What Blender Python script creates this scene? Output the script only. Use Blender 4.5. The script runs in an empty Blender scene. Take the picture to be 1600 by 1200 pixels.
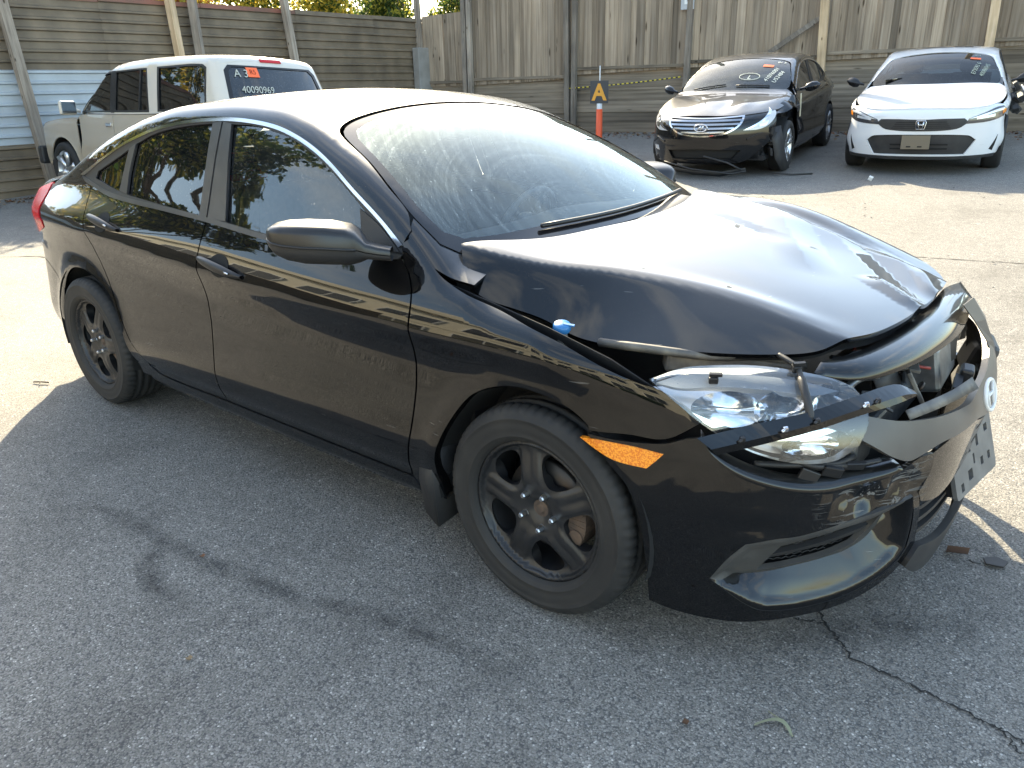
import bpy, bmesh, math, random
import numpy as np
from mathutils import Vector, Matrix, Euler
from mathutils.geometry import delaunay_2d_cdt

random.seed(7); np.random.seed(7)
scene = bpy.context.scene
COL = scene.collection
R = math.radians

# ---------------------------------------------------------------- camera
cam_d = bpy.data.cameras.new('camera')
cam = bpy.data.objects.new('camera', cam_d); COL.objects.link(cam)
cam.location = (1.162364, -2.350461, 1.437568)
cam.rotation_euler = Euler((1.2028022, 0.0232242, 0.6832008), 'XYZ')
cam_d.sensor_fit = 'HORIZONTAL'; cam_d.sensor_width = 36.0
cam_d.lens = 1200.0 / 1600.0 * 36.0
cam_d.clip_start = 0.05; cam_d.clip_end = 2000
scene.camera = cam
scene.render.resolution_x = 1024; scene.render.resolution_y = 768

# ---------------------------------------------------------------- sky and sun (clear autumn midday, sun beyond the car)
SUN_AZ = R(-51.0)      # compass angle from +Y towards +X of the direction to the sun
SUN_EL = R(29.5)
world = bpy.data.worlds.new('World'); scene.world = world; world.use_nodes = True
wn = world.node_tree.nodes; wl = world.node_tree.links
for n in list(wn): wn.remove(n)
w_out = wn.new('ShaderNodeOutputWorld'); w_bg = wn.new('ShaderNodeBackground'); w_sky = wn.new('ShaderNodeTexSky')
w_sky.sky_type = 'NISHITA'; w_sky.sun_disc = False
w_sky.sun_elevation = SUN_EL; w_sky.sun_rotation = SUN_AZ
w_sky.air_density = 1.0; w_sky.dust_density = 1.2; w_sky.ozone_density = 1.2
w_bg.inputs['Strength'].default_value = 0.15
# thin high cloud over the whole sky
w_tc = wn.new('ShaderNodeTexCoord'); w_map = wn.new('ShaderNodeMapping')
w_map.inputs['Scale'].default_value = (1.2, 2.6, 5.0); w_map.inputs['Rotation'].default_value = (0, 0, 0.7)
w_ns = wn.new('ShaderNodeTexNoise'); w_ns.inputs['Scale'].default_value = 1.6; w_ns.inputs['Detail'].default_value = 7; w_ns.inputs['Roughness'].default_value = .6
w_rp = wn.new('ShaderNodeValToRGB'); w_rp.color_ramp.elements[0].position = .50; w_rp.color_ramp.elements[1].position = .8
w_rp.color_ramp.elements[0].color = (0, 0, 0, 1); w_rp.color_ramp.elements[1].color = (.7, .7, .7, 1)
w_mx = wn.new('ShaderNodeMix'); w_mx.data_type = 'RGBA'; w_mx.inputs['B'].default_value = (5.2, 5.1, 5.0, 1)
wl.new(w_tc.outputs['Generated'], w_map.inputs['Vector']); wl.new(w_map.outputs['Vector'], w_ns.inputs['Vector'])
wl.new(w_ns.outputs['Fac'], w_rp.inputs['Fac']); wl.new(w_rp.outputs['Color'], w_mx.inputs['Factor'])
wl.new(w_sky.outputs['Color'], w_mx.inputs['A']); wl.new(w_mx.outputs['Result'], w_bg.inputs['Color'])
wl.new(w_bg.outputs['Background'], w_out.inputs['Surface'])

sun_d = bpy.data.lights.new('sun', 'SUN'); sun_d.energy = 4.2; sun_d.angle = R(0.53); sun_d.color = (1.0, 0.885, 0.71)
sun = bpy.data.objects.new('sun', sun_d); COL.objects.link(sun)
SUN_DIR = Vector((math.sin(SUN_AZ)*math.cos(SUN_EL), math.cos(SUN_AZ)*math.cos(SUN_EL), math.sin(SUN_EL)))
sun.rotation_euler = SUN_DIR.to_track_quat('Z', 'Y').to_euler()
sun.location = SUN_DIR*40

scene.view_settings.view_transform = 'Standard'; scene.view_settings.look = 'None'
scene.view_settings.gamma = 1.0; scene.view_settings.exposure = 2.15
scene.view_settings.use_curve_mapping = False
scene.view_settings.use_white_balance = True; scene.view_settings.white_balance_temperature = 7250; scene.view_settings.white_balance_tint = 5   # the camera's daylight-shade setting
scene.render.engine = 'CYCLES'
# ---------------------------------------------------------------- materials
MATS = {}
def rgb(c): return (c[0], c[1], c[2], 1.0)
def mat(name, col=(.5,.5,.5), rough=.5, metal=0., spec=.5, coat=0., coat_rough=.03, noise=None, bump=None, emis=None, trans=0., ior=None, alpha=None):
    """noise=(scale, colour2, lo, hi) mottles the colour; bump=(scale, strength, distance)"""
    if name in MATS: return MATS[name]
    m = bpy.data.materials.new(name); m.use_nodes = True; MATS[name] = m
    nt = m.node_tree; b = nt.nodes['Principled BSDF']
    b.inputs['Base Color'].default_value = rgb(col); b.inputs['Roughness'].default_value = rough
    b.inputs['Metallic'].default_value = metal; b.inputs['Specular IOR Level'].default_value = spec
    b.inputs['Coat Weight'].default_value = coat; b.inputs['Coat Roughness'].default_value = coat_rough
    b.inputs['Transmission Weight'].default_value = trans
    if ior: b.inputs['IOR'].default_value = ior
    tc = None
    if noise or bump:
        tc = nt.nodes.new('ShaderNodeTexCoord')
    if noise:
        n = nt.nodes.new('ShaderNodeTexNoise'); n.inputs['Scale'].default_value = noise[0]; n.inputs['Detail'].default_value = 6
        r = nt.nodes.new('ShaderNodeValToRGB'); r.color_ramp.elements[0].position = noise[2]; r.color_ramp.elements[1].position = noise[3]
        r.color_ramp.elements[0].color = rgb(col); r.color_ramp.elements[1].color = rgb(noise[1])
        nt.links.new(tc.outputs['Object'], n.inputs['Vector']); nt.links.new(n.outputs['Fac'], r.inputs['Fac'])
        nt.links.new(r.outputs['Color'], b.inputs['Base Color'])
    if bump:
        n2 = nt.nodes.new('ShaderNodeTexNoise'); n2.inputs['Scale'].default_value = bump[0]; n2.inputs['Detail'].default_value = 5
        bp = nt.nodes.new('ShaderNodeBump'); bp.inputs['Strength'].default_value = bump[1]; bp.inputs['Distance'].default_value = bump[2]
        nt.links.new(tc.outputs['Object'], n2.inputs['Vector']); nt.links.new(n2.outputs['Fac'], bp.inputs['Height'])
        nt.links.new(bp.outputs['Normal'], b.inputs['Normal'])
    if emis:
        b.inputs['Emission Color'].default_value = rgb(emis[0]); b.inputs['Emission Strength'].default_value = emis[1]
    return m

def paint(name, col, dust=.05, dust_col=(.42,.40,.36), rough=.30, scuff=None, coat=1.0):
    """car paint: clear coat over colour; dust settles on what faces up; scuff adds scraped grey streaks"""
    if name in MATS: return MATS[name]
    m = mat(name, col, rough, 0, .02, coat, .02); nt = m.node_tree; b = nt.nodes['Principled BSDF']
    N = nt.nodes.new; L = nt.links.new
    tc = N('ShaderNodeTexCoord'); ge = N('ShaderNodeNewGeometry'); sx = N('ShaderNodeSeparateXYZ'); L(ge.outputs['Normal'], sx.inputs['Vector'])
    up = N('ShaderNodeMapRange'); up.interpolation_type = 'SMOOTHSTEP'; up.inputs['From Min'].default_value = .45; up.inputs['From Max'].default_value = .97; L(sx.outputs['Z'], up.inputs['Value'])
    n = N('ShaderNodeTexNoise'); n.inputs['Scale'].default_value = 3.0; n.inputs['Detail'].default_value = 8; n.inputs['Roughness'].default_value = .65
    n3 = N('ShaderNodeTexNoise'); n3.inputs['Scale'].default_value = 170.0; n3.inputs['Detail'].default_value = 3
    r3 = N('ShaderNodeValToRGB'); r3.color_ramp.elements[0].position = .62; r3.color_ramp.elements[1].position = .8
    mp = N('ShaderNodeMapRange'); mp.inputs['From Min'].default_value = .3; mp.inputs['From Max'].default_value = .8
    mp.inputs['To Min'].default_value = dust*.35; mp.inputs['To Max'].default_value = dust*1.6
    ad = N('ShaderNodeMath'); ad.operation = 'MULTIPLY_ADD'; ad.inputs[1].default_value = dust*1.5
    L(tc.outputs['Object'], n.inputs['Vector']); L(tc.outputs['Object'], n3.inputs['Vector'])
    L(n.outputs['Fac'], mp.inputs['Value']); L(n3.outputs['Fac'], r3.inputs['Fac'])
    L(r3.outputs['Color'], ad.inputs[0]); L(mp.outputs['Result'], ad.inputs[2])
    um = N('ShaderNodeMapRange'); um.inputs['To Min'].default_value = .12; um.inputs['To Max'].default_value = 1.0; L(up.outputs['Result'], um.inputs['Value'])
    dm = N('ShaderNodeMath'); dm.operation = 'MULTIPLY'; L(ad.outputs['Value'], dm.inputs[0]); L(um.outputs['Result'], dm.inputs[1])
    mx = N('ShaderNodeMix'); mx.data_type = 'RGBA'; mx.inputs['A'].default_value = rgb(col); mx.inputs['B'].default_value = rgb(dust_col)
    L(dm.outputs['Value'], mx.inputs['Factor']); colout = mx.outputs['Result']
    sp = N('ShaderNodeMapRange'); sp.inputs['To Min'].default_value = .02; sp.inputs['To Max'].default_value = .38; L(up.outputs['Result'], sp.inputs['Value']); L(sp.outputs['Result'], b.inputs['Specular IOR Level'])
    mr = N('ShaderNodeMapRange'); mr.inputs['From Min'].default_value = .35; mr.inputs['From Max'].default_value = .75
    mr.inputs['To Min'].default_value = .008; mr.inputs['To Max'].default_value = .035
    L(n.outputs['Fac'], mr.inputs['Value']); L(mr.outputs['Result'], b.inputs['Coat Roughness'])
    # fine random scratches
    ms = N('ShaderNodeMapping'); ms.inputs['Scale'].default_value = (9, 9, 160); ms.inputs['Rotation'].default_value = (.25, .12, .4); L(tc.outputs['Object'], ms.inputs['Vector'])
    ns = N('ShaderNodeTexNoise'); ns.inputs['Scale'].default_value = 1.0; ns.inputs['Detail'].default_value = 2; L(ms.outputs['Vector'], ns.inputs['Vector'])
    lo = (.735 if not scuff else .60); rs = N('ShaderNodeValToRGB'); rs.color_ramp.elements[0].position = lo; rs.color_ramp.elements[1].position = lo+.02; L(ns.outputs['Fac'], rs.inputs['Fac'])
    fac = rs.outputs['Color']
    if scuff:
        c, rad = scuff
        vd = N('ShaderNodeVectorMath'); vd.operation = 'DISTANCE'; L(tc.outputs['Object'], vd.inputs[0]); vd.inputs[1].default_value = c
        mk = N('ShaderNodeMapRange'); mk.inputs['From Min'].default_value = rad; mk.inputs['From Max'].default_value = rad*.3; L(vd.outputs['Value'], mk.inputs['Value'])
        nb = N('ShaderNodeTexNoise'); nb.inputs['Scale'].default_value = 26; nb.inputs['Detail'].default_value = 6; nb.inputs['Roughness'].default_value = .75; L(tc.outputs['Object'], nb.inputs['Vector'])
        rb = N('ShaderNodeValToRGB'); rb.color_ramp.elements[0].position = .585; rb.color_ramp.elements[1].position = .62; L(nb.outputs['Fac'], rb.inputs['Fac'])
        mxx = N('ShaderNodeMath'); mxx.operation = 'MAXIMUM'; L(rs.outputs['Color'], mxx.inputs[0]); L(rb.outputs['Color'], mxx.inputs[1])
        mu = N('ShaderNodeMath'); mu.operation = 'MULTIPLY'; L(mxx.outputs['Value'], mu.inputs[0]); L(mk.outputs['Result'], mu.inputs[1]); fac = mu.outputs['Value']
        iv = N('ShaderNodeMath'); iv.operation = 'SUBTRACT'; iv.inputs[0].default_value = 1.0; L(fac, iv.inputs[1]); L(iv.outputs['Value'], b.inputs['Coat Weight'])
    m2 = N('ShaderNodeMix'); m2.data_type = 'RGBA'; L(colout, m2.inputs['A']); m2.inputs['B'].default_value = (.20,.195,.185,1)
    f2 = N('ShaderNodeMath'); f2.operation = 'MULTIPLY'; f2.inputs[1].default_value = .8 if scuff else .35; L(fac, f2.inputs[0]); L(f2.outputs['Value'], m2.inputs['Factor'])
    L(m2.outputs['Result'], b.inputs['Base Color'])
    return m

def glass(name, tint, refl=1.0, haze=0.0, haze_col=(.8,.82,.82), film=.4, ior=1.75, wipe=()):
    """thin window glass: tinted see-through plus fresnel reflection and a film of dust"""
    if name in MATS: return MATS[name]
    m = bpy.data.materials.new(name); m.use_nodes = True; MATS[name] = m
    nt = m.node_tree
    for n in list(nt.nodes): nt.nodes.remove(n)
    N = nt.nodes.new; L = nt.links.new
    out = N('ShaderNodeOutputMaterial'); tr = N('ShaderNodeBsdfTransparent'); gl = N('ShaderNodeBsdfGlossy')
    fr = N('ShaderNodeFresnel'); fr.inputs['IOR'].default_value = ior
    tr.inputs['Color'].default_value = rgb(tint); gl.inputs['Roughness'].default_value = .015
    gl.inputs['Color'].default_value = rgb(refl) if isinstance(refl, tuple) else (refl, refl, refl, 1)
    mx = N('ShaderNodeMixShader')
    L(fr.outputs['Fac'], mx.inputs['Fac']); L(gl.outputs['BSDF'], mx.inputs[2])
    if haze > 0:
        df = N('ShaderNodeBsdfDiffuse'); df.inputs['Color'].default_value = rgb(haze_col)
        rg = N('ShaderNodeBsdfGlossy'); rg.inputs['Roughness'].default_value = .38; rg.inputs['Color'].default_value = rgb(haze_col)
        m2 = N('ShaderNodeMixShader'); m2.inputs['Fac'].default_value = film
        L(df.outputs['BSDF'], m2.inputs[1]); L(rg.outputs['BSDF'], m2.inputs[2])
        tc = N('ShaderNodeTexCoord'); ns = N('ShaderNodeTexNoise'); ns.inputs['Scale'].default_value = 5; ns.inputs['Detail'].default_value = 8; ns.inputs['Roughness'].default_value = .7
        n2 = N('ShaderNodeTexNoise'); n2.inputs['Scale'].default_value = 130; n2.inputs['Detail'].default_value = 2
        r2 = N('ShaderNodeValToRGB'); r2.color_ramp.elements[0].position = .66; r2.color_ramp.elements[1].position = .74
        mp = N('ShaderNodeMapRange'); mp.inputs['From Min'].default_value = .3; mp.inputs['From Max'].default_value = .75
        mp.inputs['To Min'].default_value = haze*.5; mp.inputs['To Max'].default_value = haze*1.5
        ad = N('ShaderNodeMath'); ad.operation = 'MULTIPLY_ADD'; ad.inputs[1].default_value = .25
        L(tc.outputs['Object'], ns.inputs['Vector']); L(tc.outputs['Object'], n2.inputs['Vector']); L(ns.outputs['Fac'], mp.inputs['Value'])
        L(n2.outputs['Fac'], r2.inputs['Fac']); L(r2.outputs['Color'], ad.inputs[0]); L(mp.outputs['Result'], ad.inputs[2])
        facv = ad.outputs['Value']
        for pv in wipe:                                  # arcs left by the wipers
            vd = N('ShaderNodeVectorMath'); vd.operation = 'DISTANCE'; L(tc.outputs['Object'], vd.inputs[0]); vd.inputs[1].default_value = pv
            w1 = N('ShaderNodeTexNoise'); w1.noise_dimensions = '1D'; w1.inputs['Scale'].default_value = 34; w1.inputs['Detail'].default_value = 5; w1.inputs['Roughness'].default_value = .8; L(vd.outputs['Value'], w1.inputs['W'])
            wr = N('ShaderNodeMapRange'); wr.inputs['From Min'].default_value = .42; wr.inputs['From Max'].default_value = .75; wr.inputs['To Min'].default_value = .8; wr.inputs['To Max'].default_value = 1.7; L(w1.outputs['Fac'], wr.inputs['Value'])
            wm = N('ShaderNodeMath'); wm.operation = 'MULTIPLY'; L(facv, wm.inputs[0]); L(wr.outputs['Result'], wm.inputs[1]); facv = wm.outputs['Value']
        m3 = N('ShaderNodeMixShader'); L(facv, m3.inputs['Fac'])
        L(tr.outputs['BSDF'], m3.inputs[1]); L(m2.outputs['Shader'], m3.inputs[2]); L(m3.outputs['Shader'], mx.inputs[1])
    else:
        L(tr.outputs['BSDF'], mx.inputs[1])
    L(mx.outputs['Shader'], out.inputs['Surface'])
    return m

# ---------------------------------------------------------------- object helpers
def tag(o, label=None, cat=None, group=None, kind=None):
    if label: o['label'] = label
    if cat: o['category'] = cat
    if group: o['group'] = group
    if kind: o['kind'] = kind
    return o
def link(name, me, parent=None, loc=None, rot=None):
    o = bpy.data.objects.new(name, me); COL.objects.link(o)
    if parent is not None: o.parent = parent
    if loc is not None: o.location = loc
    if rot is not None: o.rotation_euler = rot
    return o
def empty(name, label, cat, loc=(0,0,0), rz=0, group=None):
    o = link(name, None, None, loc, (0, 0, rz)); o.empty_display_size = .2
    return tag(o, label, cat, group)
def mesh(name, verts, faces, m, smooth=False, mats=None, fm=None):
    me = bpy.data.meshes.new(name)
    me.from_pydata([tuple(map(float, v)) for v in verts], [], faces)
    for mm in (mats or [m]): me.materials.append(mm)
    if smooth: me.polygons.foreach_set('use_smooth', [True]*len(me.polygons))
    if fm: me.polygons.foreach_set('material_index', fm)
    me.update()
    return me

class MB:
    """collects simple solids into one mesh"""
    def __init__(s): s.v = []; s.f = []; s.sm = []
    def add(s, v, f, sm=False):
        n = len(s.v); s.v += [tuple(map(float, p)) for p in v]; s.f += [tuple(i + n for i in q) for q in f]; s.sm += [sm]*len(f)
        return s
    def box(s, c, d, rot=None, bev=0.):
        x, y, z = d[0]/2, d[1]/2, d[2]/2
        if bev <= 0:
            v = [Vector((sx*x, sy*y, sz*z)) for sx in (-1,1) for sy in (-1,1) for sz in (-1,1)]
            f = [(0,1,3,2),(4,6,7,5),(0,4,5,1),(2,3,7,6),(0,2,6,4),(1,5,7,3)]
        else:
            bm = bmesh.new(); bmesh.ops.create_cube(bm, size=1)
            for p in bm.verts: p.co = Vector((p.co.x*d[0], p.co.y*d[1], p.co.z*d[2]))
            bmesh.ops.bevel(bm, geom=bm.edges[:], offset=min(bev, min(d)*.49), segments=2, profile=.5, affect='EDGES')
            v = [p.co.copy() for p in bm.verts]; bm.verts.index_update(); f = [tuple(q.index for q in fc.verts) for fc in bm.faces]; bm.free()
        if rot is not None:
            M = rot if isinstance(rot, Matrix) else Euler(rot).to_matrix()
            v = [M @ p for p in v]
        return s.add([p + Vector(c) for p in v], f)
    def tube(s, pts, r, n=8, cap=True, smooth=True):
        pts = [Vector(p) for p in pts]; rs = r if isinstance(r, (list, tuple)) else [r]*len(pts)
        v = []; up = Vector((0,0,1))
        t0 = (pts[1] - pts[0]).normalized()
        a = t0.cross(up) if abs(t0.dot(up)) < .95 else t0.cross(Vector((1,0,0)))
        a.normalize()
        for i, p in enumerate(pts):
            t = (pts[min(i+1, len(pts)-1)] - pts[max(i-1, 0)]).normalized()
            a = (a - t*a.dot(t)).normalized(); b = t.cross(a)
            for k in range(n):
                w = 2*math.pi*k/n; v.append(p + (a*math.cos(w) + b*math.sin(w))*rs[i])
        f = []
        for i in range(len(pts)-1):
            for k in range(n): f.append((i*n+k, i*n+(k+1) % n, (i+1)*n+(k+1) % n, (i+1)*n+k))
        if cap: f.append(tuple(range(n-1, -1, -1))); f.append(tuple((len(pts)-1)*n+k for k in range(n)))
        return s.add(v, f, smooth)
    def lathe(s, prof, n=48, axis='y', c=(0,0,0), smooth=True, close=False, rad=None):
        """prof: (radius, along-axis); rad(k, j) may scale the radius"""
        v = []; m = len(prof)
        for k in range(n):
            w = 2*math.pi*k/n
            for j, (r, h) in enumerate(prof):
                rr = r*(rad(k, j) if rad else 1)
                p = (rr*math.cos(w), h, rr*math.sin(w)) if axis == 'y' else ((rr*math.cos(w), rr*math.sin(w), h) if axis == 'z' else (h, rr*math.cos(w), rr*math.sin(w)))
                v.append((p[0]+c[0], p[1]+c[1], p[2]+c[2]))
        f = []
        mm = m if close else m-1
        for k in range(n):
            k2 = (k+1) % n
            for j in range(mm): f.append((k*m+j, k*m+(j+1) % m, k2*m+(j+1) % m, k2*m+j))
        return s.add(v, f, smooth)
    def grid(s, P, smooth=True):
        nr = len(P); nc = len(P[0]); v = [p for row in P for p in row]
        return s.add(v, [(i*nc+j, i*nc+j+1, (i+1)*nc+j+1, (i+1)*nc+j) for i in range(nr-1) for j in range(nc-1)], smooth)
    def prism(s, poly, h, M=None):
        """poly in local xy, extruded by h along z, placed by matrix M"""
        n = len(poly); v = [Vector((p[0], p[1], 0)) for p in poly] + [Vector((p[0], p[1], h)) for p in poly]
        f = [tuple(range(n-1, -1, -1)), tuple(range(n, 2*n))] + [(i, (i+1) % n, n+(i+1) % n, n+i) for i in range(n)]
        if M is not None: v = [M @ p for p in v]
        return s.add(v, f)
    def build(s, name, m, parent=None, loc=None, rot=None):
        me = mesh(name, s.v, s.f, m); me.polygons.foreach_set('use_smooth', s.sm); 
        return link(name, me, parent, loc, rot)

def recalc(o):
    bm = bmesh.new(); bm.from_mesh(o.data); bmesh.ops.recalc_face_normals(bm, faces=bm.faces[:]); bm.to_mesh(o.data); bm.free()
    return o

# ---------------------------------------------------------------- panels cut from a curved chart
def smooth_loop(pts, step, corner=32, closed=True):
    """rounds a traced outline with Catmull-Rom splines, keeps its sharp corners, resamples it evenly"""
    P = [np.array(p, float) for p in pts]; n = len(P)
    def ang(i):
        a = P[i]-P[i-1]; b = P[(i+1) % n]-P[i]
        c = np.dot(a, b)/(np.linalg.norm(a)*np.linalg.norm(b)+1e-12)
        return math.degrees(math.acos(max(-1, min(1, c))))
    cor = [ang(i) > corner for i in range(n)]
    if not closed: cor[0] = cor[-1] = True
    out = []
    for i in range(n if closed else n-1):
        p1, p2 = P[i], P[(i+1) % n]
        p0 = P[i-1] if not cor[i] else 2*p1-p2
        p3 = P[(i+2) % n] if not cor[(i+1) % n] else 2*p2-p1
        L = np.linalg.norm(p2-p1); k = max(1, int(round(L/step)))
        if cor[i] and cor[(i+1) % n]:
            for j in range(k): out.append(p1+(p2-p1)*j/k)
        else:
            l0 = max(np.linalg.norm(p1-p0), 1e-9); l2 = max(np.linalg.norm(p3-p2), 1e-9)
            m1 = (p2-p0)/(l0+L)*L; m2 = (p3-p1)/(L+l2)*L
            for j in range(k):
                t = j/k
                out.append((2*t**3-3*t*t+1)*p1+(t**3-2*t*t+t)*m1+(3*t*t-2*t**3)*p2+(t**3-t*t)*m2)
    if not closed: out.append(P[-1])
    return out

def inside(q, loop):
    x, y = q[:, 0], q[:, 1]; c = np.zeros(len(q), bool)
    L = np.asarray(loop); A = L; B = np.roll(L, -1, 0)
    for (x1, y1), (x2, y2) in zip(A, B):
        if y1 == y2: continue
        m = ((y1 > y) != (y2 > y)) & (x < (x2-x1)*(y-y1)/(y2-y1)+x1)
        c ^= m
    return c

def panel_data(loops, chart, normal, step=.03, off=0., flange=.01, grid=None, scale=(1., 1.), smooth=True, corner=32, warp=None):
    """fills outline loops[0] minus holes loops[1:] in chart space; returns verts, faces, normals"""
    sc = np.array(scale)
    LL = []
    for lp in loops:
        l = [np.array(p, float)*sc for p in lp]
        l = smooth_loop(l, step, corner) if smooth else sum([[l[i]+(l[(i+1) % len(l)]-l[i])*j/k for j in range(k)] for i in range(len(l)) for k in [max(1, int(round(np.linalg.norm(l[(i+1) % len(l)]-l[i])/step)))]], [])
        LL.append(np.array(l))
    g = grid or step
    mn = LL[0].min(0); mx = LL[0].max(0)
    xs = np.arange(mn[0]+g*.5, mx[0], g); ys = np.arange(mn[1]+g*.43, mx[1], g)
    Q = np.array([(x+(g*.5 if j % 2 else 0), y) for j, y in enumerate(ys) for x in xs]) if len(xs) and len(ys) else np.zeros((0, 2))
    if len(Q):
        k = inside(Q, LL[0])
        for h in LL[1:]: k &= ~inside(Q, h)
        Q = Q[k]
    allb = np.concatenate(LL)
    if len(Q):
        d = np.min(np.linalg.norm(Q[:, None, :]-allb[None], axis=2), axis=1) if len(Q)*len(allb) < 4e7 else np.ones(len(Q))
        Q = Q[d > g*.45]
    V = np.concatenate([allb, Q]) if len(Q) else allb
    E = []; b = 0
    for l in LL:
        n = len(l); E += [(b+i, b+(i+1) % n) for i in range(n)]; b += n
    r = delaunay_2d_cdt([Vector(v) for v in V], E, [], 0, 1e-7)
    v2 = np.array([(v.x, v.y) for v in r[0]]); tri = np.array([tuple(f) for f in r[2]])
    cen = v2[tri].mean(1)
    k = inside(cen, LL[0])
    for h in LL[1:]: k &= ~inside(cen, h)
    tri = tri[k]
    used = np.unique(tri); mp = -np.ones(len(v2), int); mp[used] = np.arange(len(used)); v2 = v2[used]; tri = mp[tri]
    P = chart(v2/sc)
    N = normal(P)
    if warp is not None:
        P0 = P; P = warp(P)
        # normals of the warped surface from its faces
        fn = np.cross(P[tri[:, 1]]-P[tri[:, 0]], P[tri[:, 2]]-P[tri[:, 0]])
        NN = np.zeros_like(P)
        for c in range(3): np.add.at(NN, tri[:, c], fn)
        NN /= np.linalg.norm(NN, axis=1)[:, None]+1e-12
        s = np.sign((NN*N).sum(1)); s[s == 0] = 1; N = NN*s[:, None]
    P = P+N*off
    fn = np.cross(P[tri[:, 1]]-P[tri[:, 0]], P[tri[:, 2]]-P[tri[:, 0]])
    if np.mean((fn*N[tri[:, 0]]).sum(1)) < 0: tri = tri[:, ::-1]
    verts = [tuple(p) for p in P]; faces = [tuple(int(i) for i in t) for t in tri]; norms = [tuple(n) for n in N]
    if flange > 0:
        cnt = {}
        for t in faces:
            for a, c in ((t[0], t[1]), (t[1], t[2]), (t[2], t[0])):
                cnt[(a, c)] = 1
        be = [e for e in cnt if (e[1], e[0]) not in cnt]
        base = len(verts); idx = {}
        for a, c in be:
            for q in (a, c):
                if q not in idx:
                    idx[q] = len(verts); verts.append(tuple(P[q])); verts.append(tuple(P[q]-N[q]*flange)); norms += [None, None]
        acc = {}
        for a, c in be:
            ia, ic = idx[a], idx[c]
            faces.append((ic, ia, ia+1, ic+1))
            e = P[c]-P[a]; nn = np.cross(e, N[a]); nn /= np.linalg.norm(nn)+1e-12
            for q in (ia, ia+1, ic, ic+1): acc[q] = acc.get(q, 0)+nn
        for q, nn in acc.items(): norms[q] = tuple(nn/(np.linalg.norm(nn)+1e-12))
    return verts, faces, norms

def panel(name, loops, chart, normal, m, parent=None, **kw):
    v, f, n = panel_data(loops, chart, normal, **kw)
    me = mesh(name, v, f, m, smooth=True)
    me.normals_split_custom_set_from_vertices([Vector(q) for q in n])
    return link(name, me, parent)

def mirror_copy(o, parent=None, name=None):
    """the same part on the other side of the car (y -> -y)"""
    me = o.data; v = [(p.co.x, -p.co.y, p.co.z) for p in me.vertices]
    f = [tuple(reversed(p.vertices)) for p in me.polygons]
    me2 = bpy.data.meshes.new(o.data.name); me2.from_pydata(v, [], f)
    for mm in me.materials: me2.materials.append(mm)
    me2.polygons.foreach_set('material_index', [p.material_index for p in me.polygons])
    me2.polygons.foreach_set('use_smooth', [p.use_smooth for p in me.polygons])
    if me.has_custom_normals:
        nn = [None]*len(v)
        for lp, cn in zip(me.loops, me.corner_normals):
            c = cn.vector; nn[lp.vertex_index] = Vector((c.x, -c.y, c.z))
        me2.normals_split_custom_set_from_vertices([q or Vector((0, 0, 1)) for q in nn])
    o2 = link(name or o.name.split('.')[0], me2, parent if parent is not None else o.parent)
    return o2
# ---------------------------------------------------------------- car body shape functions (numpy)
def hermite(xs, ys):
    """smooth monotone cubic through the points (vectorised)"""
    xs = np.array(xs, float); ys = np.array(ys, float)
    o = np.argsort(xs); xs = xs[o]; ys = ys[o]
    h = np.diff(xs); d = np.diff(ys) / h
    m = np.zeros_like(xs)
    m[0] = d[0]; m[-1] = d[-1]
    for i in range(1, len(xs) - 1):
        if d[i-1] * d[i] > 0:
            w1 = 2*h[i] + h[i-1]; w2 = h[i] + 2*h[i-1]
            m[i] = (w1 + w2) / (w1/d[i-1] + w2/d[i])
    def f(x):
        x = np.clip(np.asarray(x, float), xs[0], xs[-1])
        i = np.clip(np.searchsorted(xs, x) - 1, 0, len(h) - 1)
        t = (x - xs[i]) / h[i]
        return ((1 + 2*t)*(1-t)**2*ys[i] + t*(1-t)**2*h[i]*m[i]
                + t*t*(3 - 2*t)*ys[i+1] + t*t*(t - 1)*h[i]*m[i+1])
    return f

def sstep(a, b, x):
    t = np.clip((np.asarray(x, float) - a) / (b - a), 0, 1)
    return t*t*(3 - 2*t)

def smax(a, b, k):
    h = np.maximum(k - np.abs(a - b), 0) / k
    return np.maximum(a, b) + h*h*k*0.25

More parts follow.
